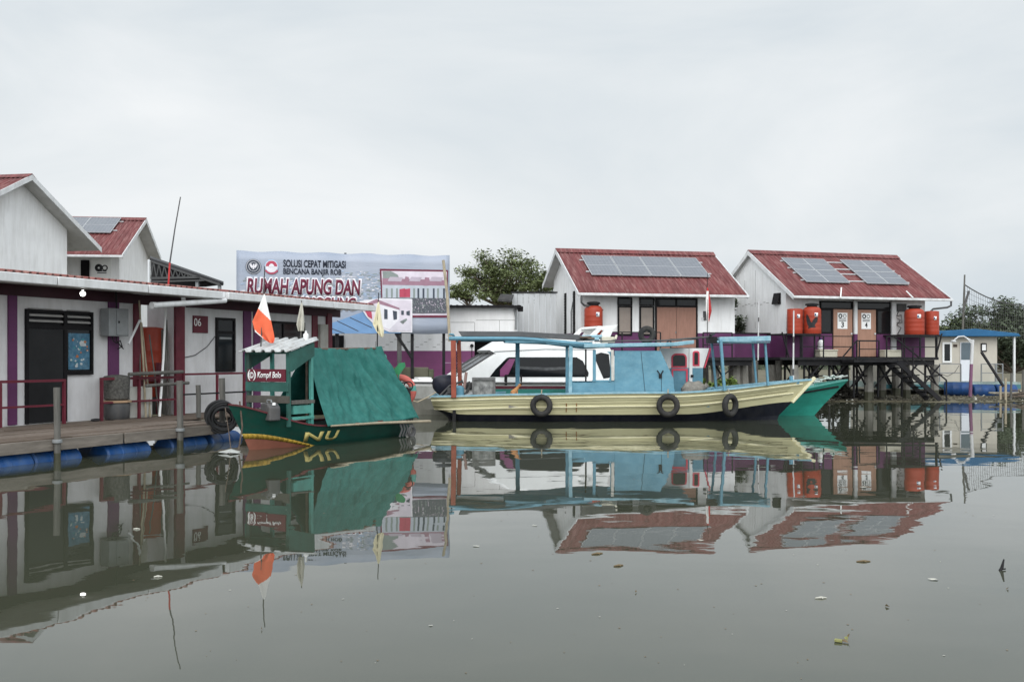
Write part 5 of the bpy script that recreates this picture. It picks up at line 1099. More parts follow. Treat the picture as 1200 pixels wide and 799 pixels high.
for pa, pb in ((-26, 17), (31, 86), (116, 167.5), (192, 234), (240, 275)):
    ua, ub = fr0.ux(pa, VD + .25), fr0.ux(pb, VD + .25); L_ = ub - ua; r = .29
    M = Matrix.Translation((ua, VD + .27, -.075)) @ Matrix.Rotation(R(90), 4, 'Y')
    mb = MB(); mb.lathe([(r * .9, 0), (r, .03), (r, .06), (r * .96, .08), (r * .97, L_ * .33), (r, L_ * .34), (r, L_ * .36), (r * .97, L_ * .37), (r * .97, L_ * .64), (r, L_ * .65), (r, L_ * .67), (r * .97, L_ * .68), (r * .96, L_ - .08), (r, L_ - .06), (r, L_ - .03), (r * .9, L_)], 26, M)
    mb.obj('float_drum', BLUEB, tD.o)
for ua in (-6.6, -4.9, -3.3, -1.9):
    M = Matrix.Translation((ua, VD + .27, -.075)) @ Matrix.Rotation(R(90), 4, 'Y'); MB().lathe([(.26, 0), (.29, .04), (.28, .3), (.29, .32), (.28, .6), (.29, .62), (.29, .9), (.26, .94)], 24, M).obj('float_drum', BLUEB, tD.o)
for i in range(5):
    ua = -5.5 + i * 2.4; M = Matrix.Translation((ua, -.5, -.06)) @ Matrix.Rotation(R(90), 4, 'Y'); MB().lathe([(.26, 0), (.29, .04), (.29, .9), (.26, .94)], 20, M).obj('float_drum', BLUEB, tD.o)
# dock posts
def post(label, px_, v, y0, y1, r, bracket=False, m=WOODG):
    u = fr0.ux(px_, v); zb, ztop = fr0.uz(px_, y1, v), fr0.uz(px_, y0, v)
    t = T('mooring_post', label, 'post', fr0.M @ Vector((u, v, min(zb, .44) if zb > .3 else -.6)), AL, 'grey posts along the dock')
    b = (min(zb, .44) if zb > .3 else -.6); MB().tube([(0, 0, 0), (.005, 0, (ztop - b) * .5), (.0, .01, ztop - b)], [r, r * .97, r], 10).obj('post_shaft', m, t.o)
    if b < 0: MB().tube([(0, 0, .02), (.002, 0, .16 - b)], r * 1.015, 10).obj('wet_band', WET, t.o)
    if bracket: MB().lathe([(r + .004, .34 - b), (r + .03, .35 - b), (r + .03, .40 - b), (r + .004, .41 - b)], 12).obj('collar', GREY, t.o)
post('tallest grey post, through the dock edge near the left side of the photo', 67, VD - .12, 454, 545, .06, True)
post('grey post at the dock edge below the house number sign', 211, VD - .12, 446, 528, .068, True)
post('short grey post standing on the dock behind the second edge post', 232.6, -.3, 451, 484, .06)
post('grey post inside the coiled black hose at the dock end', 260.5, VD + .1, 443, 492, .068)
# coiled hose
hc = MB(); rn = random.Random(5)
for i in range(20): hc.torus((rn.uniform(-.04, .04), -.2 + i * .021, .0 + rn.uniform(-.05, .05)), .265 + rn.uniform(-.07, .07), .021, Matrix.Rotation(rn.uniform(-.12, .12), 4, 'X') @ Matrix.Rotation(rn.uniform(-.1, .1), 4, 'Z'), 30, 6)
c_ = fr0.M @ Vector((fr0.ux(262, VD - .2), VD - .16, fr0.uz(262, 488, VD - .2)))
box_thing('coiled_hose', 'thick coil of black hose hung on the post at the dock end', 'hose', hc, mat('black_hose', (.022, .022, .023), .55, .2, 5), c_, R(20))
# railings
def railing(label, posts, y_top, low, v, w_=.055, ztop=None, lowm=None, zl=None, m=MAROON):
    t = T('railing', label, 'railing', fr0.M @ Vector((U(posts[0], v), v, .44)), AL, 'maroon railings')
    u0 = U(posts[0], v); zt_ = ztop - .44
    for p_ in posts[(1 if posts[0] < 0 else 0):]: MB().bar((U(p_, v) - u0, 0, 0), (U(p_, v) - u0, 0, zt_), w_).obj('post', m, t.o, smooth=0)
    a, b = -w_ / 2, U(posts[-1], v) - u0 + w_ / 2
    MB().box(a, -w_ / 2 - .003, zt_ + .002, b, w_ / 2 + .003, zt_ + w_).obj('top_rail', m, t.o, smooth=0)
    MB().box(a, -w_ / 2 - .004, zl - .44, b, w_ / 2 - .02, zl - .44 + w_ * .75).obj('mid_rail', lowm or m, t.o, smooth=0)
zr1 = Z(60, 446, .85)
railing('maroon railing across the black door at the left edge', [-60, 0, 75], 444, 0, .85, .06, zr1 - .03, None, Z(60, 476, .85))
railing('maroon railing in front of the basket and the red tank', [119, 163, 206], 441, 0, .85, .06, Z(160, 443, .85) - .03, None, Z(160, 471, .85))
railing('thin maroon railing with a dark lower bar under the number sign', [215, 254.5, 286], 437, 0, .85, .055, Z(240, 438, .85) - .03, BLACK, Z(240, 462, .85))
# alley things
pt_ = fr0.M @ Vector((U(172, 2.0), 1.98, .9))
tank('red tank standing in the recess between the two floating houses', 0, pt_, .40, Z(172, 386, 2.0) - .78, False, group=None, sticker=None)
sd_ = MB(); sd_.box(-.5, -.42, 0, .5, .42, .455); box_thing('tank_stand', 'dark low stand under the red tank in the recess', 'stand', sd_, WOODG, fr0.M @ Vector((U(172, 2.0), 2.05, .442)), AL, smooth=0)
for i, (a, b, y0, y1, v, r, m, lb_) in enumerate(((163, 171, 352, 487, 1.0, .025, BAMBOO, 'thin pale bamboo stick leaning left of the red tank'), (166, 176, 378, 488, 1.05, .022, BAMBOO, 'thin bamboo stick crossing in front of the red tank'), (175, 186, 392, 484, 1.1, .02, WOODG, 'short grey stick leaning right of the red tank'),
        (194.5, 187, 355, 480, 1.0, .03, PAPER, 'long white pole leaning between the red tank and the maroon post'), (195, 199, 375, 484, 1.15, .03, WOODG, 'grey pole leaning against the maroon post of house 06'), (163.8, 163.8, 392, 486, 1.2, .02, WOODG, 'upright grey stick at the corner of the nearest house'))):
    mb = MB(); mb.tube([(U(b, v - .15), v - .15, .45), (U((a + b) / 2, v), v - .02, (Z(a, y0, v + .12) + .45) / 2), (U(a, v + .12), v + .12, Z(a, y0, v + .12))], [r * 1.1, r, r * .85], 6)
    box_thing('leaning_pole', lb_, 'pole', mb, m, OL, AL, 'poles leaning in the recess')
mb = MB(); mb.bar((U(193.5, 1.2), 1.2, .45), (U(193.5, 1.2), 1.25, Z(193, 386, 1.2)), .13, .05); box_thing('plank', 'upright grey plank between the leaning poles and the maroon post', 'plank', mb, WOODG, OL, AL, smooth=0)
mb = MB(); mb.tube([(U(151, .7), .7, Z(151, 438.5, .7)), (U(214, .7), .7, Z(214, 435.5, .7))], .045, 8); box_thing('wooden_rail', 'grey round pole lying across the front of the recess', 'pole', mb, WOODG, OL, AL)
mb = MB(); mb.tube([(U(171, .6), .6, Z(171, 452, .6)), (U(221, .55), .55, Z(221, 448.5, .55))], .04, 8); box_thing('wooden_rail', 'shorter grey pole below the long one, ending past the dock edge post', 'pole', mb, WOODG, OL, AL)
mb = MB(); mb.tube([(U(150.5, .95), .95, Z(150, 403, .95)), (U(164, 1.0), 1.0, Z(164, 375, 1.0))], .03, 7); box_thing('conduit', 'pale slanting conduit between the meter cabinet and the corner post', 'pipe', mb, TRIM, OL, AL)
for a in (186.5, 203): pass
mb = MB(); mb.bar((U(186, 1.5), 1.5, .45), (U(186, 1.5), 1.5, Z(186, 425, 1.5)), .10); mb.bar((U(168, 1.52), 1.52, 1.35), (U(203, 1.52), 1.52, 1.35), .08); mb.bar((U(168, 1.5), 1.5, .45), (U(168, 1.5), 1.5, 1.35), .08); box_thing('timber_trestle', 'small dark red timber frame before the red tank', 'frame', mb, MAROON, OL, AL, smooth=0)
bs = T('basket', 'grey woven basket with a lid sitting on a dark tub behind the railing', 'basket', fr0.M @ Vector((U(136, 1.02), 1.0, .442 + .46)), AL)
hb = .55; MB().lathe([(.24, 0), (.28, .04), (.30, hb * .7), (.31, hb), (.27, hb + .03), (.10, hb + .06)], 22).obj('basket_body', mat('woven_grey', (.075, .072, .066), .85, .35, 18, .5, (.16, .155, .14), (6, 6, 6), bump=.8, bscale=30), bs.o)
tb = T('tub', 'dark round tub with an orange cloth rim under the grey basket', 'tub', fr0.M @ Vector((U(136, 1.02), 1.0, .442)), AL)
MB().lathe([(.25, 0), (.29, .05), (.31, .36), (.29, .40)], 22).obj('tub_body', GREYD, tb.o); MB().lathe([(.30, .40), (.34, .41), (.34, .45), (.29, .457)], 22).obj('cloth_rim', mat('tan_cloth', (.36, .24, .15), .8, .2, 9), tb.o)
wb = T('cooler_box', 'white cabinet beside the dark tub behind the railing', 'cabinet', fr0.M @ Vector((U(162, 1.05), .95, .442)), AL)
hw = (U(175, 1.05) - U(149, 1.05)) / 2; hz = Z(162, 453, 1.05) - .442
MB().box(-hw, .0, 0, hw, .32, hz).obj('cabinet_body', mat('off_white_box', (.50, .49, .45), .6, .08, 2, .3), wb.o, bevel=.02); MB().box(-.02 - hw * .1, -.02, .05, hw - .02, -.003, hz - .04).obj('cabinet_door', mat('off_white_box', (.50, .49, .45)), wb.o, bevel=.01)
sh_ = MB(); sh_.lathe([(.05, 0), (.09, .02), (.07, .06), (.02, .07)], 10, Matrix.Diagonal((1.6, .8, 1, 1)))
box_thing('sandal', 'dark sandal lying on the planks left of the tub', 'sandal', sh_, BLACK, fr0.M @ Vector((U(108, .9), .8, .447)), AL)

# houses behind the row
def back_house(name, label, px_r, Yr, py_r, py_e, rz, L, yr, yb, pxw, panels):
    Xr = (px_r - 600) * Yr / F; zr = CZ + (H - py_r) * Yr / F; n = (-math.sin(rz), math.cos(rz)); e = (math.cos(rz), math.sin(rz))
    cx, cy = Xr - yr * n[0], Yr - yr * n[1]; ze = zr - .5 * yr
    t = T(name, label, 'house', (cx - L * e[0], cy - L * e[1], 0), rz, 'houses behind the row')
    x1 = L - .6; bk = vy(t, pxw[1], x1); yw = vy(t, pxw[0], x1) if pxw[0] is not None else 1.0
    ro, wl, sl = stilt_house(t, L, yr, yb, ze, zr, .4, x1, yw, bk, .5, .52)
    if panels: roof_panels(t, ro, L, yr, ze, zr, [(L - (.72 + .93 * (i + 1)) * panels, 1.72 * panels, .92 * panels, 1.38 * panels) for i in range(3)])
    return t, yw, ze, x1
tA, *_ = back_house('gabled_house', 'white gabled house with a red roof rising behind the nearest floating house', 37, 38, 206, 291, R(-10), 9, 4.55, 9.1, (None, 78.5), 0)
tb_, ywb, zeb, x1b = back_house('gabled_house', 'small white gabled house with solar panels on its red roof, left', 171, 50, 257, 300, R(7), 11, 4.53, 7.74, (140, 173), 1.56)
sg = MB(); a, b = tb_.ux(107, ywb), tb_.ux(131, ywb)
f = MB().box(a, ywb - .03, tb_.uz(118, 332, ywb), b, ywb - .004, tb_.uz(118, 303, ywb)); f.obj('door', PAPER, tb_.o, smooth=0)
MB().box(tb_.ux(95, ywb), ywb - .05, tb_.uz(100, 332, ywb), tb_.ux(105, ywb), ywb - .004, tb_.uz(100, 305, ywb)).obj('window', DARK, tb_.o, smooth=0)
em = MB(); zc_ = tb_.uz(118, 314, ywb)
for k, p_ in enumerate((116, 123)): em.torus((tb_.ux(p_, ywb), ywb - .034, zc_), .11, .03 if k else .075, n=16, k=5, flat=.15)
for k in range(2): em.box(tb_.ux(114, ywb), ywb - .037, zc_ - .17 - .09 * k, tb_.ux(125, ywb), ywb - .031, zc_ - .13 - .09 * k)
em.obj('sign_emblems', INK, tb_.o)
dp = MB(); yd = vy(tb_, 176.5, x1b + .06); dp.tube([(x1b + .06, yd, tb_.uz(176, 306, yd)), (x1b + .06, yd, 3)], .06, 7); dp.obj('down_pipe', TRIM, tb_.o)
ss = T('steel_shed', 'dark lean-to roof on open steel trusses behind house 06', 'shed', (wp(178, 420, 34).x, 34, 0), R(-4))
q3 = lambda a, b, v=0: Vector(ss.g(a, b, v))
sr = MB(); sr.add([q3(176, 303), q3(262, 333), q3(262, 333, 3) + Vector((0, 0, .1)), q3(176, 303, 3) + Vector((0, 0, .1))], [(0, 1, 2, 3)]); sr.obj('roof', BLACK, ss.o, solid=.06)
MB().prism([ss.g2(177, 304, .5), ss.g2(262, 333, .5), ss.g2(240, 336, .5), ss.g2(177, 336, .5)], .5, .6).obj('underside_shade_panel', BLACK, ss.o, smooth=0)  # black panel added behind the truss as the roof underside's shade
tr = MB(); A, B_, C_ = q3(177, 306), q3(258, 333.5), q3(177, 326)
tr.bar(A, B_, .07); tr.bar(C_, q3(235, 325), .07); tr.bar(C_ + Vector((0, 0, -.12)), q3(240, 328.5), .05)
for i in range(9):
    f0, f1 = i / 9, (i + .5) / 9; tr.bar(C_.lerp(q3(235, 325), f0), A.lerp(B_, f1 * .7), .035); tr.bar(A.lerp(B_, f1 * .7), C_.lerp(q3(235, 325), (i + 1) / 9), .035)
tr.obj('truss', mat('dull_steel', (.06, .06, .06), .6, .2, 4), ss.o, smooth=0)
for p_ in (182, 230, 256): MB().bar((ss.ux(p_), .1, .3), (ss.ux(p_), .1, ss.uz(p_, 329) if p_ < 240 else ss.uz(p_, 334)), .1).obj('post', GREY, ss.o, smooth=0)

# ---------------------------------------------------------------- green boat NU
LN = 4.9
NB = T('green_boat', 'small dark green boat with a turquoise tarpaulin, painted NU on its side', 'boat', (-5.45 + .476 * LN, 20.7 + .88 * LN, 0), R(241.6))
shN = lambda s: .40 + .02 * sm(0, .3, 1 - s) + .56 * sm(.66, 1.02, s) ** 1.25
bmN = lambda s: (.70 + .14 * sm(0, .3, s)) * (1 - max(0, (s - .45) / .55) ** 2.6)
boN = lambda s: -.10 + .34 * sm(.58, 1, s)
nh, npt = hull(NB, LN, .62, .12, shN, bmN, lambda s: -.32, boN, [GREENH, PINKB], .16, mat('maroon_gunwale', (.10, .02, .025), .5, .2, 4, .3), GREENP, full=.36, cap_h=.035)
ob = MB(); ss_ = [.52 + .48 * i / 24 for i in range(25)]
for side in (-1, 1):
    P_ = [npt(s, side, boN(s) - .0, .008) for s in ss_]; Q_ = [npt(s, side, boN(s) + .02 + .09 * sm(.6, .95, s), .008) for s in ss_]
    for i in range(24): ob.add([P_[i], P_[i + 1], Q_[i + 1], Q_[i]], [(0, 1, 2, 3)])
ob.obj('ochre_stripe', YBAND, nh, solid=.006)
def s_at(px_, z=.2):                                          # station of the near side that photo column px looks at
    lo, hi = .05, .97
    for _ in range(40):
        m = (lo + hi) / 2; w_ = NB.M @ npt(m, 1, z); q_ = 600 + F * w_.x / w_.y
        if q_ > px_: lo = m
        else: hi = m
    return lo
def nu_text(s, xa, xb):                                       # lettering laid on the curved near side
    sa, sb = s_at(xa), s_at(xb)
    o = text(s, 'hull_lettering', LETTER, nh, 0, 0, 1, 1, 0, bold=.03)
    for v in o.data.vertices: x, z = v.co.x, v.co.z; v.co = npt(sa + (sb - sa) * x, 1, .10 + .215 * z, .016)
nu_text('N', 356, 377); nu_text('U', 381, 395)
# kiosk
S = lambda s: LN - s
kz = lambda s: 2.06 + .25 * (s - .45)
for nm, s, v, zb, w_, m in (('front_post', .55, .55, .46, .075, GREENP), ('front_post', .55, -.55, .5, .085, mat('dark_green_post', (.03, .06, .05), .6, .3, 4)), ('rear_post', 1.28, .55, .40, .075, TEALP), ('rear_post', 1.28, -.55, .40, .075, TEALP)):
    MB().bar((S(s) - .02, v, zb), (S(s), v, kz(s)), w_, w_).obj(nm, m, NB.o, smooth=0, bevel=.008)
kr = MB(); corr(kr, -.70, .66, (0, 0), (1, 0), .27, .05)
for i, p in enumerate(kr.v): s = .36 + 1.05 * p.y; kr.v[i] = Vector((S(s), p.x, 2.045 + .26 * (s - .36) + p.z + .03 * p.x * 0))
kr.obj('kiosk_roof', mat('whitewashed_roof', (.43, .44, .44), .6, .15, 3, .8, (.22, .18, .15), (3, 3, 3), dthr=.56), NB.o, solid=.02, recalc=False, smooth=30)
kb = MB()
kb.box(S(1.30), -.60, kz(1.3) - .09, S(1.24), .60, kz(1.3) - .01); kb.box(S(.58), -.60, kz(.55) - .09, S(.52), .60, kz(.55) - .02)
kb.obj('roof_beam', GREENP, NB.o, smooth=0)
sp_ = MB(); sp_.prism([(S(.5), kz(.5) - .05), (S(1.32), kz(1.32) - .03), (S(1.32), kz(1.32) - .32), (S(.6), kz(.5) - .45), (S(.5), kz(.5) - .45)], .592, .617); sp_.obj('side_panel', GREENP, NB.o, smooth=0); sp_ = MB(); sp_.prism([(S(.5), kz(.5) - .05), (S(1.32), kz(1.32) - .03), (S(1.32), kz(1.32) - .30), (S(.5), kz(.5) - .46)], -.617, -.592)
sp_.obj('side_panel', GREENP, NB.o, smooth=0)
fb_ = lambda py_: NB.loc and CZ + (H - py_) * 21.15 / F
fz = MB(); fz.box(S(.52), -.59, fb_(458.5), S(.49), .59, fb_(447.5)); fz.obj('front_plank', GREENP, NB.o, smooth=0, bevel=.006)
fz = MB(); fz.box(S(.56), -.59, fb_(472), S(.50), .59, fb_(463.5)); fz.obj('front_rail', mat('dark_wood', (.075, .07, .06), .8, .3, 5, .4), NB.o, smooth=0, bevel=.006)
sb_ = MB().box(S(.515), -.52, fb_(447.2), S(.480), .525, fb_(432.5)).obj('sign_board', MAROON, NB.o, smooth=0)
Mx = Matrix.Translation((S(.478), 0, 0)) @ Matrix.Rotation(R(90), 4, 'Z')
text('Kompil Bolo', 'sign_lettering', PAPER, sb_, -.24, fb_(445), .42, fb_(435.5), -.004, shear=.25, bold=.018, M=Mx)
text('G', 'sign_lettering', PAPER, sb_, -.435, fb_(442.5), -.375, fb_(437), -.004, M=Mx)
text('( )', 'sign_lettering', PAPER, sb_, -.51, fb_(446), -.28, fb_(433.5), -.004, bold=.01, M=Mx)
rg_ = MB(); rg_.torus((-.405, -.004, fb_(439.7)), .062, .006, n=20, k=4, flat=.3); rg_.v = [Mx @ v for v in rg_.v]; rg_.obj('sign_ring', PAPER, sb_)
ct_ = MB(); y2 = .57
ct_.box(S(1.32), .50, .93, S(.66), .585, 1.0); ct_.box(S(1.30), .45, .72, S(.70), .57, .90); ct_.box(S(1.34), .44, .60, S(.64), .60, .66); ct_.bar((S(1.25), .5, .4), (S(1.25), .5, .6), .07)
ct_.obj('side_shelf', TEALP, NB.o, smooth=0, bevel=.006)
MB().box(S(1.36), .46, .935, S(.62), .595, 1.01).obj('shelf_board', WOODG, NB.o, smooth=0)
# tarp over the stern half, and the pole along its lower edge
RIDGES = [(.30, .14, .05, .02), (.42, .30, -.06, .025), (.50, .42, .07, .018), (.58, .55, -.07, .022), (.64, .68, .085, .02), (.70, .76, -.07, .02), (.76, .84, .10, .018), (.82, .90, -.09, .02), (.88, .95, .09, .016), (.20, .05, .04, .02)]
def tarp(u, v):                                               # u along the boat, v from ridge (0) down to the near gunwale (1)
    top = Vector((S(1.80 + 2.78 * u), 0.02, 2.15 + .05 * u - .05 * math.sin(math.pi * u)))
    bot = Vector((S(1.42 + 3.56 * u), .90, .43 - .02 * u + .012 * math.sin(8 * u)))
    p = top.lerp(bot, v)
    sag = .17 * math.sin(math.pi * v) * (1 - .6 * u) * (.3 + .7 * math.sin(math.pi * min(1, u * 1.05)))
    d = u - .30 * v; fold = (.05 * math.sin(19 * d + 2.2 * math.sin(5 * v + 3 * u)) + .035 * math.sin(47 * d + 4 * v + math.sin(9 * v)) + .016 * math.sin(97 * d + 9 * v * u)) * (.3 + .7 * v) * (.55 + .95 * u) * sm(0, .12, u)
    for c0, c1, a_, w_ in RIDGES:
        q_ = c0 + (c1 - c0) * v ** 1.35; fold += a_ * math.exp(-((u - q_) / w_) ** 2) * sm(.02, .5, v) * (.55 + .45 * v)
    fold *= 1 - .75 * sm(.8, 1, v)
    g_ = .02 * sm(.55, 1, u) * math.sin(60 * (u - .2 * v)) * sm(.1, .9, v)
    rid = .10 * math.exp(-((u - .80 - .12 * v) / .05) ** 2) * sm(.1, .6, v) - .06 * math.exp(-((u - .90 - .05 * v) / .04) ** 2) * sm(.2, .7, v)
    return p + Vector((0, 1, .45)).normalized() * (fold + g_ - sag + rid)
tp = MB(); tp.grid(tarp, 110, 46)
def tarp2(u, v):
    p = tarp(u, 0).lerp(Vector((S(1.5 + 3.4 * u), -.86, .55)), v); return p + Vector((0, -1, .4)) * .02 * math.sin(20 * u) * v
tp.grid(tarp2, 40, 8)
tpo = tp.obj('tarpaulin', TARP, NB.o, smooth=80, solid=.008, recalc=False)
mp_ = MB(); mp_.tube([(S(1.5), .93, .44), (S(3.2), .98, .41), (S(5.35), .97, .33)], [.02, .03, .035], 8); mp_.obj('tarp_pole', BAMBOO, NB.o)
rp_ = MB(); rp_.tube([(S(1.75), 0, 2.10), (S(4.62), 0, 2.15)], .03, 7)
for s in (1.8, 4.55): rp_.tube([(S(s), 0, .2), (S(s), 0, 2.12)], .03, 7)
rp_.obj('ridge_pole', WOOD, NB.o)
rg_ = MB()
for i in range(5): s = 4.1 + .12 * i; rg_.tube([(S(s), .9, .42), (S(s + .05), .95, .2), (S(s - .03), .93, .02)], .025, 5)
rg_.torus((S(4.55), .95, .12), .12, .04, n=16, k=6); rg_.obj('stern_ropes', GREYD, NB.o)
sw_ = MB(); sw_.bar((S(.18), .12, .74), (S(.5), .3, .60), .05); sw_.obj('bow_cleat', GREYD, NB.o, smooth=0)
# jerrycan, stern gear
jc = T('jerrycan', 'dark grey plastic jerrycan in the bow of the green boat under the kiosk', 'jerrycan', wp(317, 492.5, 20.75), NB.rz + R(70))
b_ = MB(); b_.prism([(-.2, 0), (.2, 0), (.2, .28), (.08, .36), (-.2, .36)], -.13, .13); b_.obj('can_body', GREYD, jc.o, smooth=0, bevel=.03)
b_ = MB(); b_.tube([(-.14, 0, .37), (-.13, 0, .42), (.03, 0, .42), (.05, 0, .37)], .018, 6); b_.torus((0, .125, .14), .07, .012, n=14, k=5); b_.obj('handle', GREY, jc.o)
MB().lathe([(.035, 0), (.035, .05), (.02, .055)], 10, Matrix.Translation((.15, 0, .32))).obj('cap', PAPER, jc.o)
yb_ = wp(470, 450, 25.3)
lr = T('lifebuoy', 'faded red and turquoise lifebuoy hung at the stern behind the tarpaulin', 'lifebuoy', wp(468.5, 458, 25.4), R(0))
b_ = MB(); n_ = 36; c0 = len(b_.v)
for k in range(n_):
    a0, a1 = 2 * math.pi * k / n_, 2 * math.pi * (k + 1) / n_; mi = 1 if (k % 9) < 2 else 0
    vs = []
    for a in (a0, a1):
        for j in range(8): bb = 2 * math.pi * j / 8; q_ = .34 + .085 * math.cos(bb); vs.append((q_ * math.cos(a), .07 * math.sin(bb), q_ * math.sin(a)))
    b_.add(vs, [(j, (j + 1) % 8, 8 + (j + 1) % 8, 8 + j) for j in range(8)], mi)
b_.obj('ring', [mat('faded_red', (.50, .12, .10), .6, .15, 5, .3, (.3, .1, .08)), TEALP], lr.o, smooth=60)
pd = MB(); pd.tube([(0, 0, -.5), (.02, 0, .1)], .03, 6, 1)
pd.add([(-.07 + x, y, z) for y in (-.02, .02) for x, z in ((.0, .0), (.10, .02), (.30, .30), (.28, .40), (.14, .38), (.0, .20))], [tuple(range(6)), tuple(range(6, 12))] + [(i, (i + 1) % 6, 6 + (i + 1) % 6, 6 + i) for i in range(6)], 0)
box_thing('paddle', 'green paddle blade sticking up beside the lifebuoy', 'paddle', pd, [mat('bright_green_paint', (.03, .20, .085), .5, .2, 5), WOOD], wp(464.5, 443, 25.2), 0)
fp = MB(); fp.add([(x, y, z) for y in (-.03, .03) for x, z in ((-.13, .2), (.04, .22), (.17, -.1), (.03, -.14))], [(0, 1, 2, 3), (4, 5, 6, 7), (0, 1, 5, 4), (1, 2, 6, 5), (2, 3, 7, 6), (3, 0, 4, 7)]); box_thing('float_pad', 'pale turquoise foam pad in front of the lifebuoy', 'pad', fp, mat('pale_turquoise', (.36, .58, .55), .6, .15, 9, .3), wp(462.5, 449, 25.0), 0, bevel=.02)
eg = MB(); eg.torus((.14, 0, .06), .11, .016, Matrix.Rotation(R(20), 4, 'Y'), 18, 6); eg.box(-.2, -.06, -.05, .14, .06, .03); eg.tube([(.14, 0, 0), (.16, .0, -.3), (.05, 0, -.45)], .05, 7)
box_thing('boat_engine', 'small black tail engine with a looped tiller beside the lifebuoy', 'engine', eg, BLACK, wp(472, 455, 24.95), 0)
# flags
def flag(label, Y, rows, split, mats, pole, knob=None):
    t = T('flag', label, 'flag', wp(pole[0][0], pole[0][1], Y), 0, 'flags on the green boat' if Y < 30 else None)
    o0 = t.loc; P_ = [wp(a, b, Y) - o0 for a, b in pole]
    MB().tube(P_, [.016] * (len(P_) - 1) + [.011], 6).obj('flag_pole', pole_m, t.o)
    m = MB(); nu, nv = 30, (len(rows) - 1) * 16; vs = []
    for j in range(nv + 1):
        f = j / 16; i = min(len(rows) - 2, int(f)); f -= i; a, b = rows[i], rows[i + 1]; y = a[0] + (b[0] - a[0]) * f; xl = a[1] + (b[1] - a[1]) * f; xr = a[2] + (b[2] - a[2]) * f
        for k in range(nu + 1): u = k / nu; vs.append(wp(xl + (xr - xl) * u, y + (a[3] if len(a) > 3 else 0) * u, Y) - o0 + Vector((0, -.05 * math.sin(u * 9 + j * .05) * (j / nv) - .02, 0)))
    F_ = [(j * (nu + 1) + k, j * (nu + 1) + k + 1, (j + 1) * (nu + 1) + k + 1, (j + 1) * (nu + 1) + k) for j in range(nv) for k in range(nu)]
    for fc in F_:
        c = sum((vs[i] for i in fc), Vector()) / 4 + o0; px_ = 600 + c.x * F / c.y; py_ = H - (c.z - CZ) * F / c.y
        m.add([vs[i] for i in fc], [(0, 1, 2, 3)], split(px_, py_))
    o = m.obj('cloth', mats, t.o, smooth=0, recalc=False)
    bm = bmesh.new(); bm.from_mesh(o.data); bmesh.ops.remove_doubles(bm, verts=bm.verts, dist=1e-4); bm.to_mesh(o.data); bm.free()
    o.data.polygons.foreach_set('use_smooth', [True] * len(o.data.polygons)); md = o.modifiers.new('solid', 'SOLIDIFY'); md.thickness = .006
    return t
pole_m = GREYD
flag('white and orange red flag hanging limp on the kiosk of the green boat', 21.35, [(345, 309.6, 310.8), (362, 303, 314.5), (377, 296.2, 318), (389, 299.5, 320.5), (397, 309, 322), (402, 316, 321)], lambda a, b: 1 if (b > 362 + (a - 303) * .95 and b < 388 + (a - 300) * 1.0) else 0, [FWHITE, FRED], [(305.5, 408), (308.5, 360), (310.3, 312)])
pole_m = WOODG
flag('limp grey white flag on the back corner of the kiosk', 22.0, [(355, 353, 354.5), (368, 350.5, 356), (380, 348, 356.5), (388, 350, 356)], lambda a, b: 0, [FGREY], [(352, 412), (353, 380), (353.5, 352)])
pole_m = BLACK
flag('limp pale yellow flag on the stern pole above the tarpaulin', 24.9, [(354, 443, 444.5), (366, 440.5, 446), (380, 437, 448), (388, 441, 450), (395, 446.5, 449)], lambda a, b: 0, [FYEL], [(442, 412), (442.5, 380), (443.6, 343)])
sc_ = MB(); sc_.tube([wp(441, 424, 24.85), wp(440, 408, 24.85)], [.07, .05], 7); sc_.tube([wp(443, 420, 24.85), wp(452, 418.5, 24.8)], [.05, .08], 7); box_thing('rag', 'turquoise rag knotted at the tarpaulin peak', 'rag', sc_, TEALP)
bt_ = MB(); bt_.lathe([(.05, 0), (.06, .02), (.06, .14), (.02, .18), (.025, .22)], 12); box_thing('bottle', 'clear pale bottle standing on the kiosk roof', 'bottle', bt_, PAPER, wp(358.5, 399.5, 21.75))

# ---------------------------------------------------------------- right shore: houseboat, lamp post, poles
HBt = T('houseboat', 'beige houseboat with a flat blue roof and white door, far right', 'house', (wp(1022, 420, 50).x, 50, 0), R(0))
h2 = lambda a, b, v=0: HBt.g2(a, b, v)
x0, x1 = 0, HBt.ux(1168.5); zf = HBt.uz(1120, 447); zt = HBt.uz(1120, 394.5)
MB().box(x0, 0, zf, x1, 3.2, zt).obj('wall', HB, HBt.o, smooth=0)
rf = MB(); pr = [h2(1098, 394.5), h2(1106, 387.5), h2(1138, 385.5), h2(1188, 391), h2(1190.5, 394.8)]; xl_ = -.4
rf.prism([(xl_, zt + .01), (xl_, zt + .2)] + [(x, max(z, zt + .012)) for x, z in pr[1:]], -.5, 3.6); rf.obj('roof', BLUER, HBt.o, smooth=0, bevel=.02)
framed(HBt, 'window', HBt.ux(1104), HBt.ux(1115), HBt.uz(1110, 425), HBt.uz(1110, 401), -.003, BOATW, GLASSD, fw=.09)
dr = MB().box(HBt.ux(1125), -.05, zf + .02, HBt.ux(1138), -.003, HBt.uz(1130, 401)).obj('door', mat('white_door', (.68, .70, .74), .5, .05, 2), HBt.o, smooth=0)
MB().box(HBt.ux(1125.8), -.06, HBt.uz(1130, 421.5), HBt.ux(1137.3), -.052, HBt.uz(1130, 401.5)).obj('door_glass', mat('grey_glass', (.10, .13, .15), .12, .1, 2), dr, smooth=0)
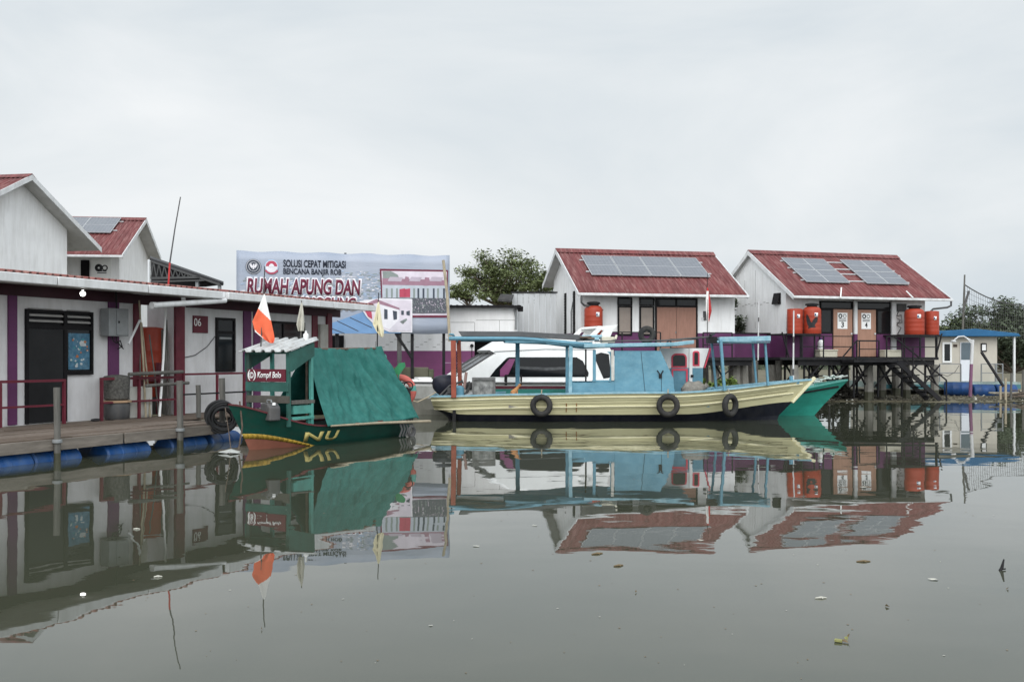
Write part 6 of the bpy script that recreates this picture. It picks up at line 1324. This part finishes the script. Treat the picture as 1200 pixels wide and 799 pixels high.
ns = MB().box(HBt.ux(1149), -.05, HBt.uz(1152, 412), HBt.ux(1156), -.003, HBt.uz(1152, 402)).obj('notice_frame', BLACK, HBt.o, smooth=0, bevel=.02); MB().box(HBt.ux(1150.3), -.06, HBt.uz(1152, 410.5), HBt.ux(1154.7), -.052, HBt.uz(1152, 403.6)).obj('notice_sheet', PAPER, ns, smooth=0)
MB().box(HBt.ux(1117), -.04, HBt.uz(1119, 406.5), HBt.ux(1121.5), -.003, HBt.uz(1119, 403.5)).obj('wall_plate', mat('dark_brown', (.06, .04, .03)), HBt.o, smooth=0)
MB().box(x0 - .2, -1.1, zf - .30, HBt.ux(1196, -1.1), 3.3, zf - .005).obj('float_platform', mat('pale_teal_deck', (.28, .36, .34), .7, .2, 1, .5, (.15, .14, .12)), HBt.o, smooth=0)
MB().box(x0 - .2, -1.13, zf - .33, HBt.ux(1196, -1.1), -1.103, zf - .12).obj('platform_skirt', mat('teal_skirt', (.05, .17, .2), .6, .3, 1, .4), HBt.o, smooth=0)
for pa, pb in ((1104, 1133), (1139, 1164), (1166, 1190)):
    a, b = HBt.ux(pa, -1.3), HBt.ux(pb, -1.3); L_ = b - a; r = .34; M = Matrix.Translation((a, -1.25 if pa > 1110 else -1.5, .42 if pa < 1110 else .3)) @ Matrix.Rotation(R(-22 if pa < 1110 else 0), 4, 'Z') @ Matrix.Rotation(R(90), 4, 'Y')
    MB().lathe([(r * .88, 0), (r, .04), (r, L_ * .3), (r * 1.03, L_ * .32), (r, L_ * .34), (r, L_ * .62), (r * 1.03, L_ * .64), (r, L_ * .66), (r, L_ - .04), (r * .88, L_), (r * .84, L_ - .03), (.05, L_ - .03)], 24, M).obj('float_drum', mat('dark_blue_plastic', (.012, .05, .16), .4, .3, 3, .4, (.04, .05, .06)), HBt.o)
for pa, pb in ((1101, 1126), (1150, 1175)):
    m = MB(); a, b = HBt.ux(pa, -.9), HBt.ux(pb, -.9); zt_ = HBt.uz(1120, 426.5, -.9)
    for x in (a, b): m.bar((x, -.9, zf), (x, -.9, zt_), .05)
    for z in (zt_, (zt_ + zf) / 2): m.bar((a, -.9, z), (b, -.9, z), .04)
    if pa > 1140: m.bar((b, -.9, zt_), (b, .2, zt_), .05); m.bar((b, .2, zt_), (b, .2, zf), .05); m.bar((HBt.ux(1167, -.9), -.9, zt_), (HBt.ux(1167, -.9), -.9, zf), .08)
    m.obj('railing', GREY, HBt.o, smooth=0)
m = MB(); m.bar((HBt.ux(1185), -.3, zf), (HBt.ux(1185), -.3, zt), .09); m.obj('roof_post', TRIM, HBt.o, smooth=0)
m = MB(); m.tube([h3 := Vector((HBt.ux(1100, -.95), -.95, HBt.uz(1100, 437, -.95))), Vector((HBt.ux(1110, -.95), -.95, HBt.uz(1110, 441, -.95))), Vector((HBt.ux(1119, -.95), -.95, HBt.uz(1119, 436, -.95))), Vector((HBt.ux(1124, -.95), -.95, HBt.uz(1124, 428, -.95)))], .015, 5); m.obj('slack_rope', GREYD, HBt.o)
LP = T('lamp_post', 'leaning white and purple lamp post with a curved arm in front of the houseboat', 'lamp post', wp(1136.8, 464, 46.8), 0)
c_ = LP.loc; d_ = lambda a, b: wp(a, b, 46.8) - c_
b_ = MB(); b_.tube([d_(1136.8, 470), d_(1138.3, 426.5)], .075, 10, 1); b_.tube([d_(1138.3, 426.4), d_(1139.8, 398)], .075, 10, 0); b_.obj('post_shaft', [TRIM, mat('mauve_paint', (.19, .085, .15), .6, .2, 3, .3)], LP.o)
b_ = MB(); b_.tube([d_(1139, 403), d_(1133, 396.5), d_(1129.5, 394), d_(1123, 394.5), d_(1117.5, 399)], .035, 7); b_.tube([d_(1138.5, 399), d_(1130, 394.5)], .03, 6); b_.obj('arm', TRIM, LP.o)
b_ = MB(); b_.lathe([(.05, 0), (.12, -.03), (.13, -.08), (.03, -.10)], 12, Matrix.Translation(d_(1117.2, 398.5))); b_.obj('lamp_head', TRIM, LP.o)
def simple(name, label, cat, pts, r, m, group=None, n=7):
    o0 = Vector(pts[-1]); mb = MB(); mb.tube([Vector(p) - o0 for p in pts], r, n); return box_thing(name, label, cat, mb, m, o0, 0, group)
simple('leaning_pipe', 'black pipe leaning against the houseboat below the framed notice', 'pipe', [wp(1150, 412.5, 48.6), wp(1176, 453, 48.0)], .07, BLACK)
simple('net_pole', 'tall thin bamboo pole carrying the net rope, right of the orange tanks', 'pole', [wp(1130.5, 322, 60), wp(1128, 395, 60), wp(1127, 440, 60)], [.045, .07, .08], WOODG)
simple('net_strut', 'short dark strut tied slantwise to the net pole', 'pole', [wp(1135.5, 341, 60), wp(1128.6, 364, 60)], .07, GREYD)
nr = [wp(1131 + 69 * 1.6 * i / 14, 334 + 24 * (1 - (1 - min(1, i / 9)) ** 2) - (max(0, i - 9) * 1.5), 60 + i * .2) for i in range(15)]
simple('net_rope', 'dark sagging rope running from the net pole out of the photo on the right', 'rope', nr, .035, GREYD)
nt_ = MB()
for i, p in enumerate(nr[:-1]):
    for f in (0, .33, .66): q_ = p.lerp(nr[i + 1], f); nt_.bar(q_, q_ - Vector((0, 0, q_.z - 3.1)), .012)
for k in range(1, 9):
    for a_, b_ in zip(nr, nr[1:]): h_ = lambda p: p - Vector((0, 0, (p.z - 3.1) * k / 9)); nt_.bar(h_(a_), h_(b_), .012)
box_thing('hanging_net', 'fine dark net hanging below the rope of the net pole at the right', 'net', nt_, GREYD, smooth=0)
for px_, y0, y1, Y, lb_, r in ((930, 364, 446, 41.6, 'thin white pole with dark bands in front of the plain orange tank', .04), (889, 352, 405, 43.6, 'slim white pole in front of the gable of the rightmost house', .035)):
    t = T('marker_pole', lb_, 'pole', wp(px_, 470, Y), 0, 'white marker poles')
    o0 = t.loc; b_ = MB(); p0, p1 = wp(px_ - .6, 470 if px_ > 900 else 422, Y) - o0, wp(px_ + .2, y0, Y) - o0; k_ = 14
    for i in range(k_): b_.tube([p0.lerp(p1, i / k_), p0.lerp(p1, (i + 1) / k_)], r * (1 - .35 * i / k_), 8, 1 if i in (4, 9) else 0)
    b_.obj('pole_shaft', [TRIM, GREYD], t.o)
t = flag('limp white flag with a red edge in front of the middle house', 40.2, [(337, 828.5, 829.5), (350, 827, 832), (364, 827, 834), (378, 828, 831)], lambda a, b: 1 if a > 830.4 or b < 341 else 0, [FWHITE, RED], [(829, 470), (829, 395), (828.6, 336), (829.3, 320)])
for px_, y0, y1, Y, lb_ in ((1172.5, 452, 478, 44.2, 'left bamboo stake of the pair at the right shore'), (1178.5, 443, 478, 44, 'taller yellow bamboo stake at the right shore'), (1184, 437, 476, 44.5, 'grey leaning stake right of the yellow bamboo'), (1199, 434, 470, 45, 'dark stake at the right edge of the photo')):
    simple('stake', lb_, 'stake', [wp(px_ + (1.5 if px_ == 1184 else 0), y0, Y), wp(px_, y1 + 6, Y)], .05, BAMBOO if px_ < 1180 else WOODG, 'stakes on the right shore')
# rubble and driftwood on the mud bank
rn = random.Random(21); rb = MB()
for i in range(800):
    x = rn.uniform(11.5, 25); y = 43.9 + rn.random() ** 1.5 * 5; z = ground_z(x, y); s = rn.uniform(.03, .11)
    M = Matrix.Translation((x, y, z + s * .3)) @ Matrix.Rotation(rn.random() * 6, 4, 'Z') @ Matrix.Diagonal((s, s * rn.uniform(.5, 1), s * rn.uniform(.4, .8), 1))
    rb.add([M @ Vector(p) for p in ((1, 0, 0), (0, 1, .1), (-1, .1, 0), (.1, -1, 0), (.1, 0, 1), (0, .1, -.6))], [(0, 1, 4), (1, 2, 4), (2, 3, 4), (3, 0, 4), (1, 0, 5), (2, 1, 5), (3, 2, 5), (0, 3, 5)], 0 if rn.random() < .965 else 1)
for i in range(1500):                                          # dark heap of debris under the right-hand house
    x, y = rn.gauss(14.6, .95), rn.gauss(46.0, .7); h_ = .95 * math.exp(-((x - 14.6) / 1.25) ** 2 - ((y - 46) / .95) ** 2); z = ground_z(x, y) + h_ * rn.random(); s = rn.uniform(.05, .14)
    M = Matrix.Translation((x, y, z)) @ Matrix.Rotation(rn.random() * 6, 4, 'Z') @ Matrix.Diagonal((s, s * rn.uniform(.4, 1), s * rn.uniform(.3, .8), 1))
    rb.add([M @ Vector(p) for p in ((1, 0, 0), (0, 1, .1), (-1, .1, 0), (.1, -1, 0), (.1, 0, 1), (0, .1, -.6))], [(0, 1, 4), (1, 2, 4), (2, 3, 4), (3, 0, 4), (1, 0, 5), (2, 1, 5), (3, 2, 5), (0, 3, 5)], 2 if rn.random() < .96 else 1)
tag(rb.obj('shore_rubble', [mat('rubble_stone', (.085, .078, .06), .9, .4, 2), LITTER, mat('dark_debris', (.035, .032, .026), .9, .5, 2)], None, smooth=0), 'grey rubble and rubbish strewn on the mud bank', 'rubble', kind='stuff')
dw = MB()
for i in range(46):
    x = rn.uniform(21.6, 26.5); y = rn.uniform(44.2, 47.5); a = rn.uniform(-.5, .5); L_ = rn.uniform(.4, 1.7); z = ground_z(x, y) + rn.uniform(.03, .35)
    dw.bar((x, y, z), (x + L_ * math.cos(a), y + L_ * math.sin(a), z + rn.uniform(-.12, .12)), rn.uniform(.05, .16), .05, rn.randrange(3))
tag(dw.obj('driftwood', [WOOD, WOODG, mat('pale_driftwood', (.36, .32, .24), .8, .3, 4)], None, smooth=0), 'loose driftwood and broken planks heaped by the stakes', 'driftwood', kind='stuff')

# ---------------------------------------------------------------- litter floating on the water
def on_water(px_, py_): Y = CZ * F / (py_ - H); return Vector(((px_ - 600) * Y / F, Y, 0))
lit = [(1093, 679, 'crumpled pale plastic wrapper floating on the open water, lower right', 0, .13), (992, 752, 'brown and green leaf cluster with a pale stem floating in the lower right', 1, .085), (1174, 668, 'small dark twig sticking out of the water near the right edge', 2, .1), (505, 733, 'small white scrap floating below the middle of the photo', 0, .05),
       (558, 640, 'white scrap floating under the banner reflection', 0, .11), (1012, 658, 'thin dark twig floating under the right house reflection', 3, .17), (1043, 711, 'faint brown leaf floating left of the dark twig', 1, .06), (962, 701, 'pale sliver floating in the lower right', 3, .12), (821, 633, 'pale scrap at the edge of the red roof reflection', 0, .1), (627, 616, 'tiny white scrap floating below the yellow boat', 0, .09), (402, 702, 'tiny pale fleck floating left of centre', 0, .03),
       (1012, 571, 'white leaf floating in the reflection of the orange tanks', 0, .16), (700, 649, 'dark twig under the middle house reflection', 3, .16), (748, 694, 'dark fleck floating in the lower middle', 1, .035), (310, 738, 'small dark fleck floating in the lower left', 1, .03), (1183, 690, 'faint orange leaf floating close to the right edge', 1, .07), (725, 663, 'second dark twig under the middle house reflection', 3, .13), (160, 620, 'white feather in the reflection of the left house', 3, .1), (185, 676, 'pale sliver near the gutter reflection on the left', 3, .09)]
for i, (a, b, lb_, k, s) in enumerate(lit):
    s *= .38; p = on_water(a, b); m = MB(); rn = random.Random(40 + i)
    if k == 0:
        n_ = 7; m.add([(s * 1.3 * math.cos(2 * math.pi * j / n_) * rn.uniform(.5, 1), s * .7 * math.sin(2 * math.pi * j / n_) * rn.uniform(.5, 1), .004 + .12 * s * rn.random()) for j in range(n_)] + [(0, 0, s * .25)], [(j, (j + 1) % n_, n_) for j in range(n_)])
        nm, cat_, mm = 'plastic_scrap', 'litter', LITTER
    elif k == 1:
        for j in range(3 if i == 1 else 1):
            a_ = rn.random() * 6; c_ = Vector((.03 * j - .02, .02 * j, .006 + .012 * j)); d_ = Vector((math.cos(a_), math.sin(a_), .1)); e_ = Vector((-math.sin(a_), math.cos(a_), .25))
            m.add([c_ - d_ * s, c_ - d_ * s * .2 + e_ * s * .35, c_ + d_ * s, c_ - d_ * s * .2 - e_ * s * .3 + Vector((0, 0, .02))], [(0, 1, 2), (0, 2, 3)], j % 2)
        if i == 1: m.bar((-s, 0, .01), (-s * 2.2, .03, .012), .04, .012, 1)
        nm, cat_, mm = 'floating_leaf', 'leaf', [LEAFD, mat('leaf_olive', (.22, .22, .08), .6, .3, 20)]
    elif k == 2:
        m.tube([(-.03, 0, -.02), (0, 0, .02), (.02, 0, .10)], [.012, .015, .006], 6); m.tube([(0, 0, .01), (.04, .01, .012)], .007, 5); nm, cat_, mm = 'floating_twig', 'twig', BLACK
    else:
        m.tube([(-s, -.1 * s, .004), (0, .1 * s, .008), (s, .3 * s, .004)], [.006, .011, .005], 5); m.tube([(0, .1 * s, .008), (.3 * s, -.3 * s, .006)], .006, 5); nm, cat_, mm = 'floating_twig', 'twig', (LITTER if i in (7, 17, 18) else LEAFD)
    box_thing(nm, lb_, cat_, m, mm, p, rn.random() * .6 - .3, 'litter floating on the water', smooth=0)
sk_ = MB(); rn = random.Random(77)
for i in range(150):                                           # scum flecks: nobody would count them
    px_, py_ = rn.uniform(150, 1195), 520 + 275 * rn.random() ** 1.3; p = on_water(px_, py_); s = rn.uniform(.004, .010) * (p.y / 8) ** .5; a = rn.random() * 6
    sk_.add([p + Vector((s * math.cos(a + k) * (1 if k % 2 else 1.8), s * math.sin(a + k), .003)) for k in (0, 1.6, 3.1, 4.7)], [(0, 1, 2, 3)], 0 if rn.random() < .15 else 1)
tag(sk_.obj('floating_flecks', [LITTER, LEAFD], None, smooth=0), 'tiny pale and brown flecks scattered over the open water', 'scum', kind='stuff')
fd = MB(); fd.add([(.25 * math.cos(2 * math.pi * j / 9) * (.6 + .5 * ((j * 7) % 3) / 2), .16 * math.sin(2 * math.pi * j / 9) * (.6 + .5 * ((j * 5) % 3) / 2), .01 + .02 * (j % 2)) for j in range(9)] + [(0, 0, .09)], [(j, (j + 1) % 9, 9) for j in range(9)])
box_thing('plastic_bag', 'clear grey plastic bag floating at the bow of the green boat', 'plastic bag', fd, mat('dull_plastic', (.35, .36, .34), .3, .3, 9), on_water(271, 531))
rp2 = MB(); rp2.tube([wp(281, 470, 20.3), wp(284, 500, 20.35), wp(279, 532, 20.4)], .018, 5); rp2.tube([wp(264, 478, 20.8), wp(268, 505, 20.6), wp(271, 530, 20.4)], .01, 5); box_thing('mooring_rope', 'brown mooring line dropping from the green bow into the water', 'rope', rp2, WOOD)
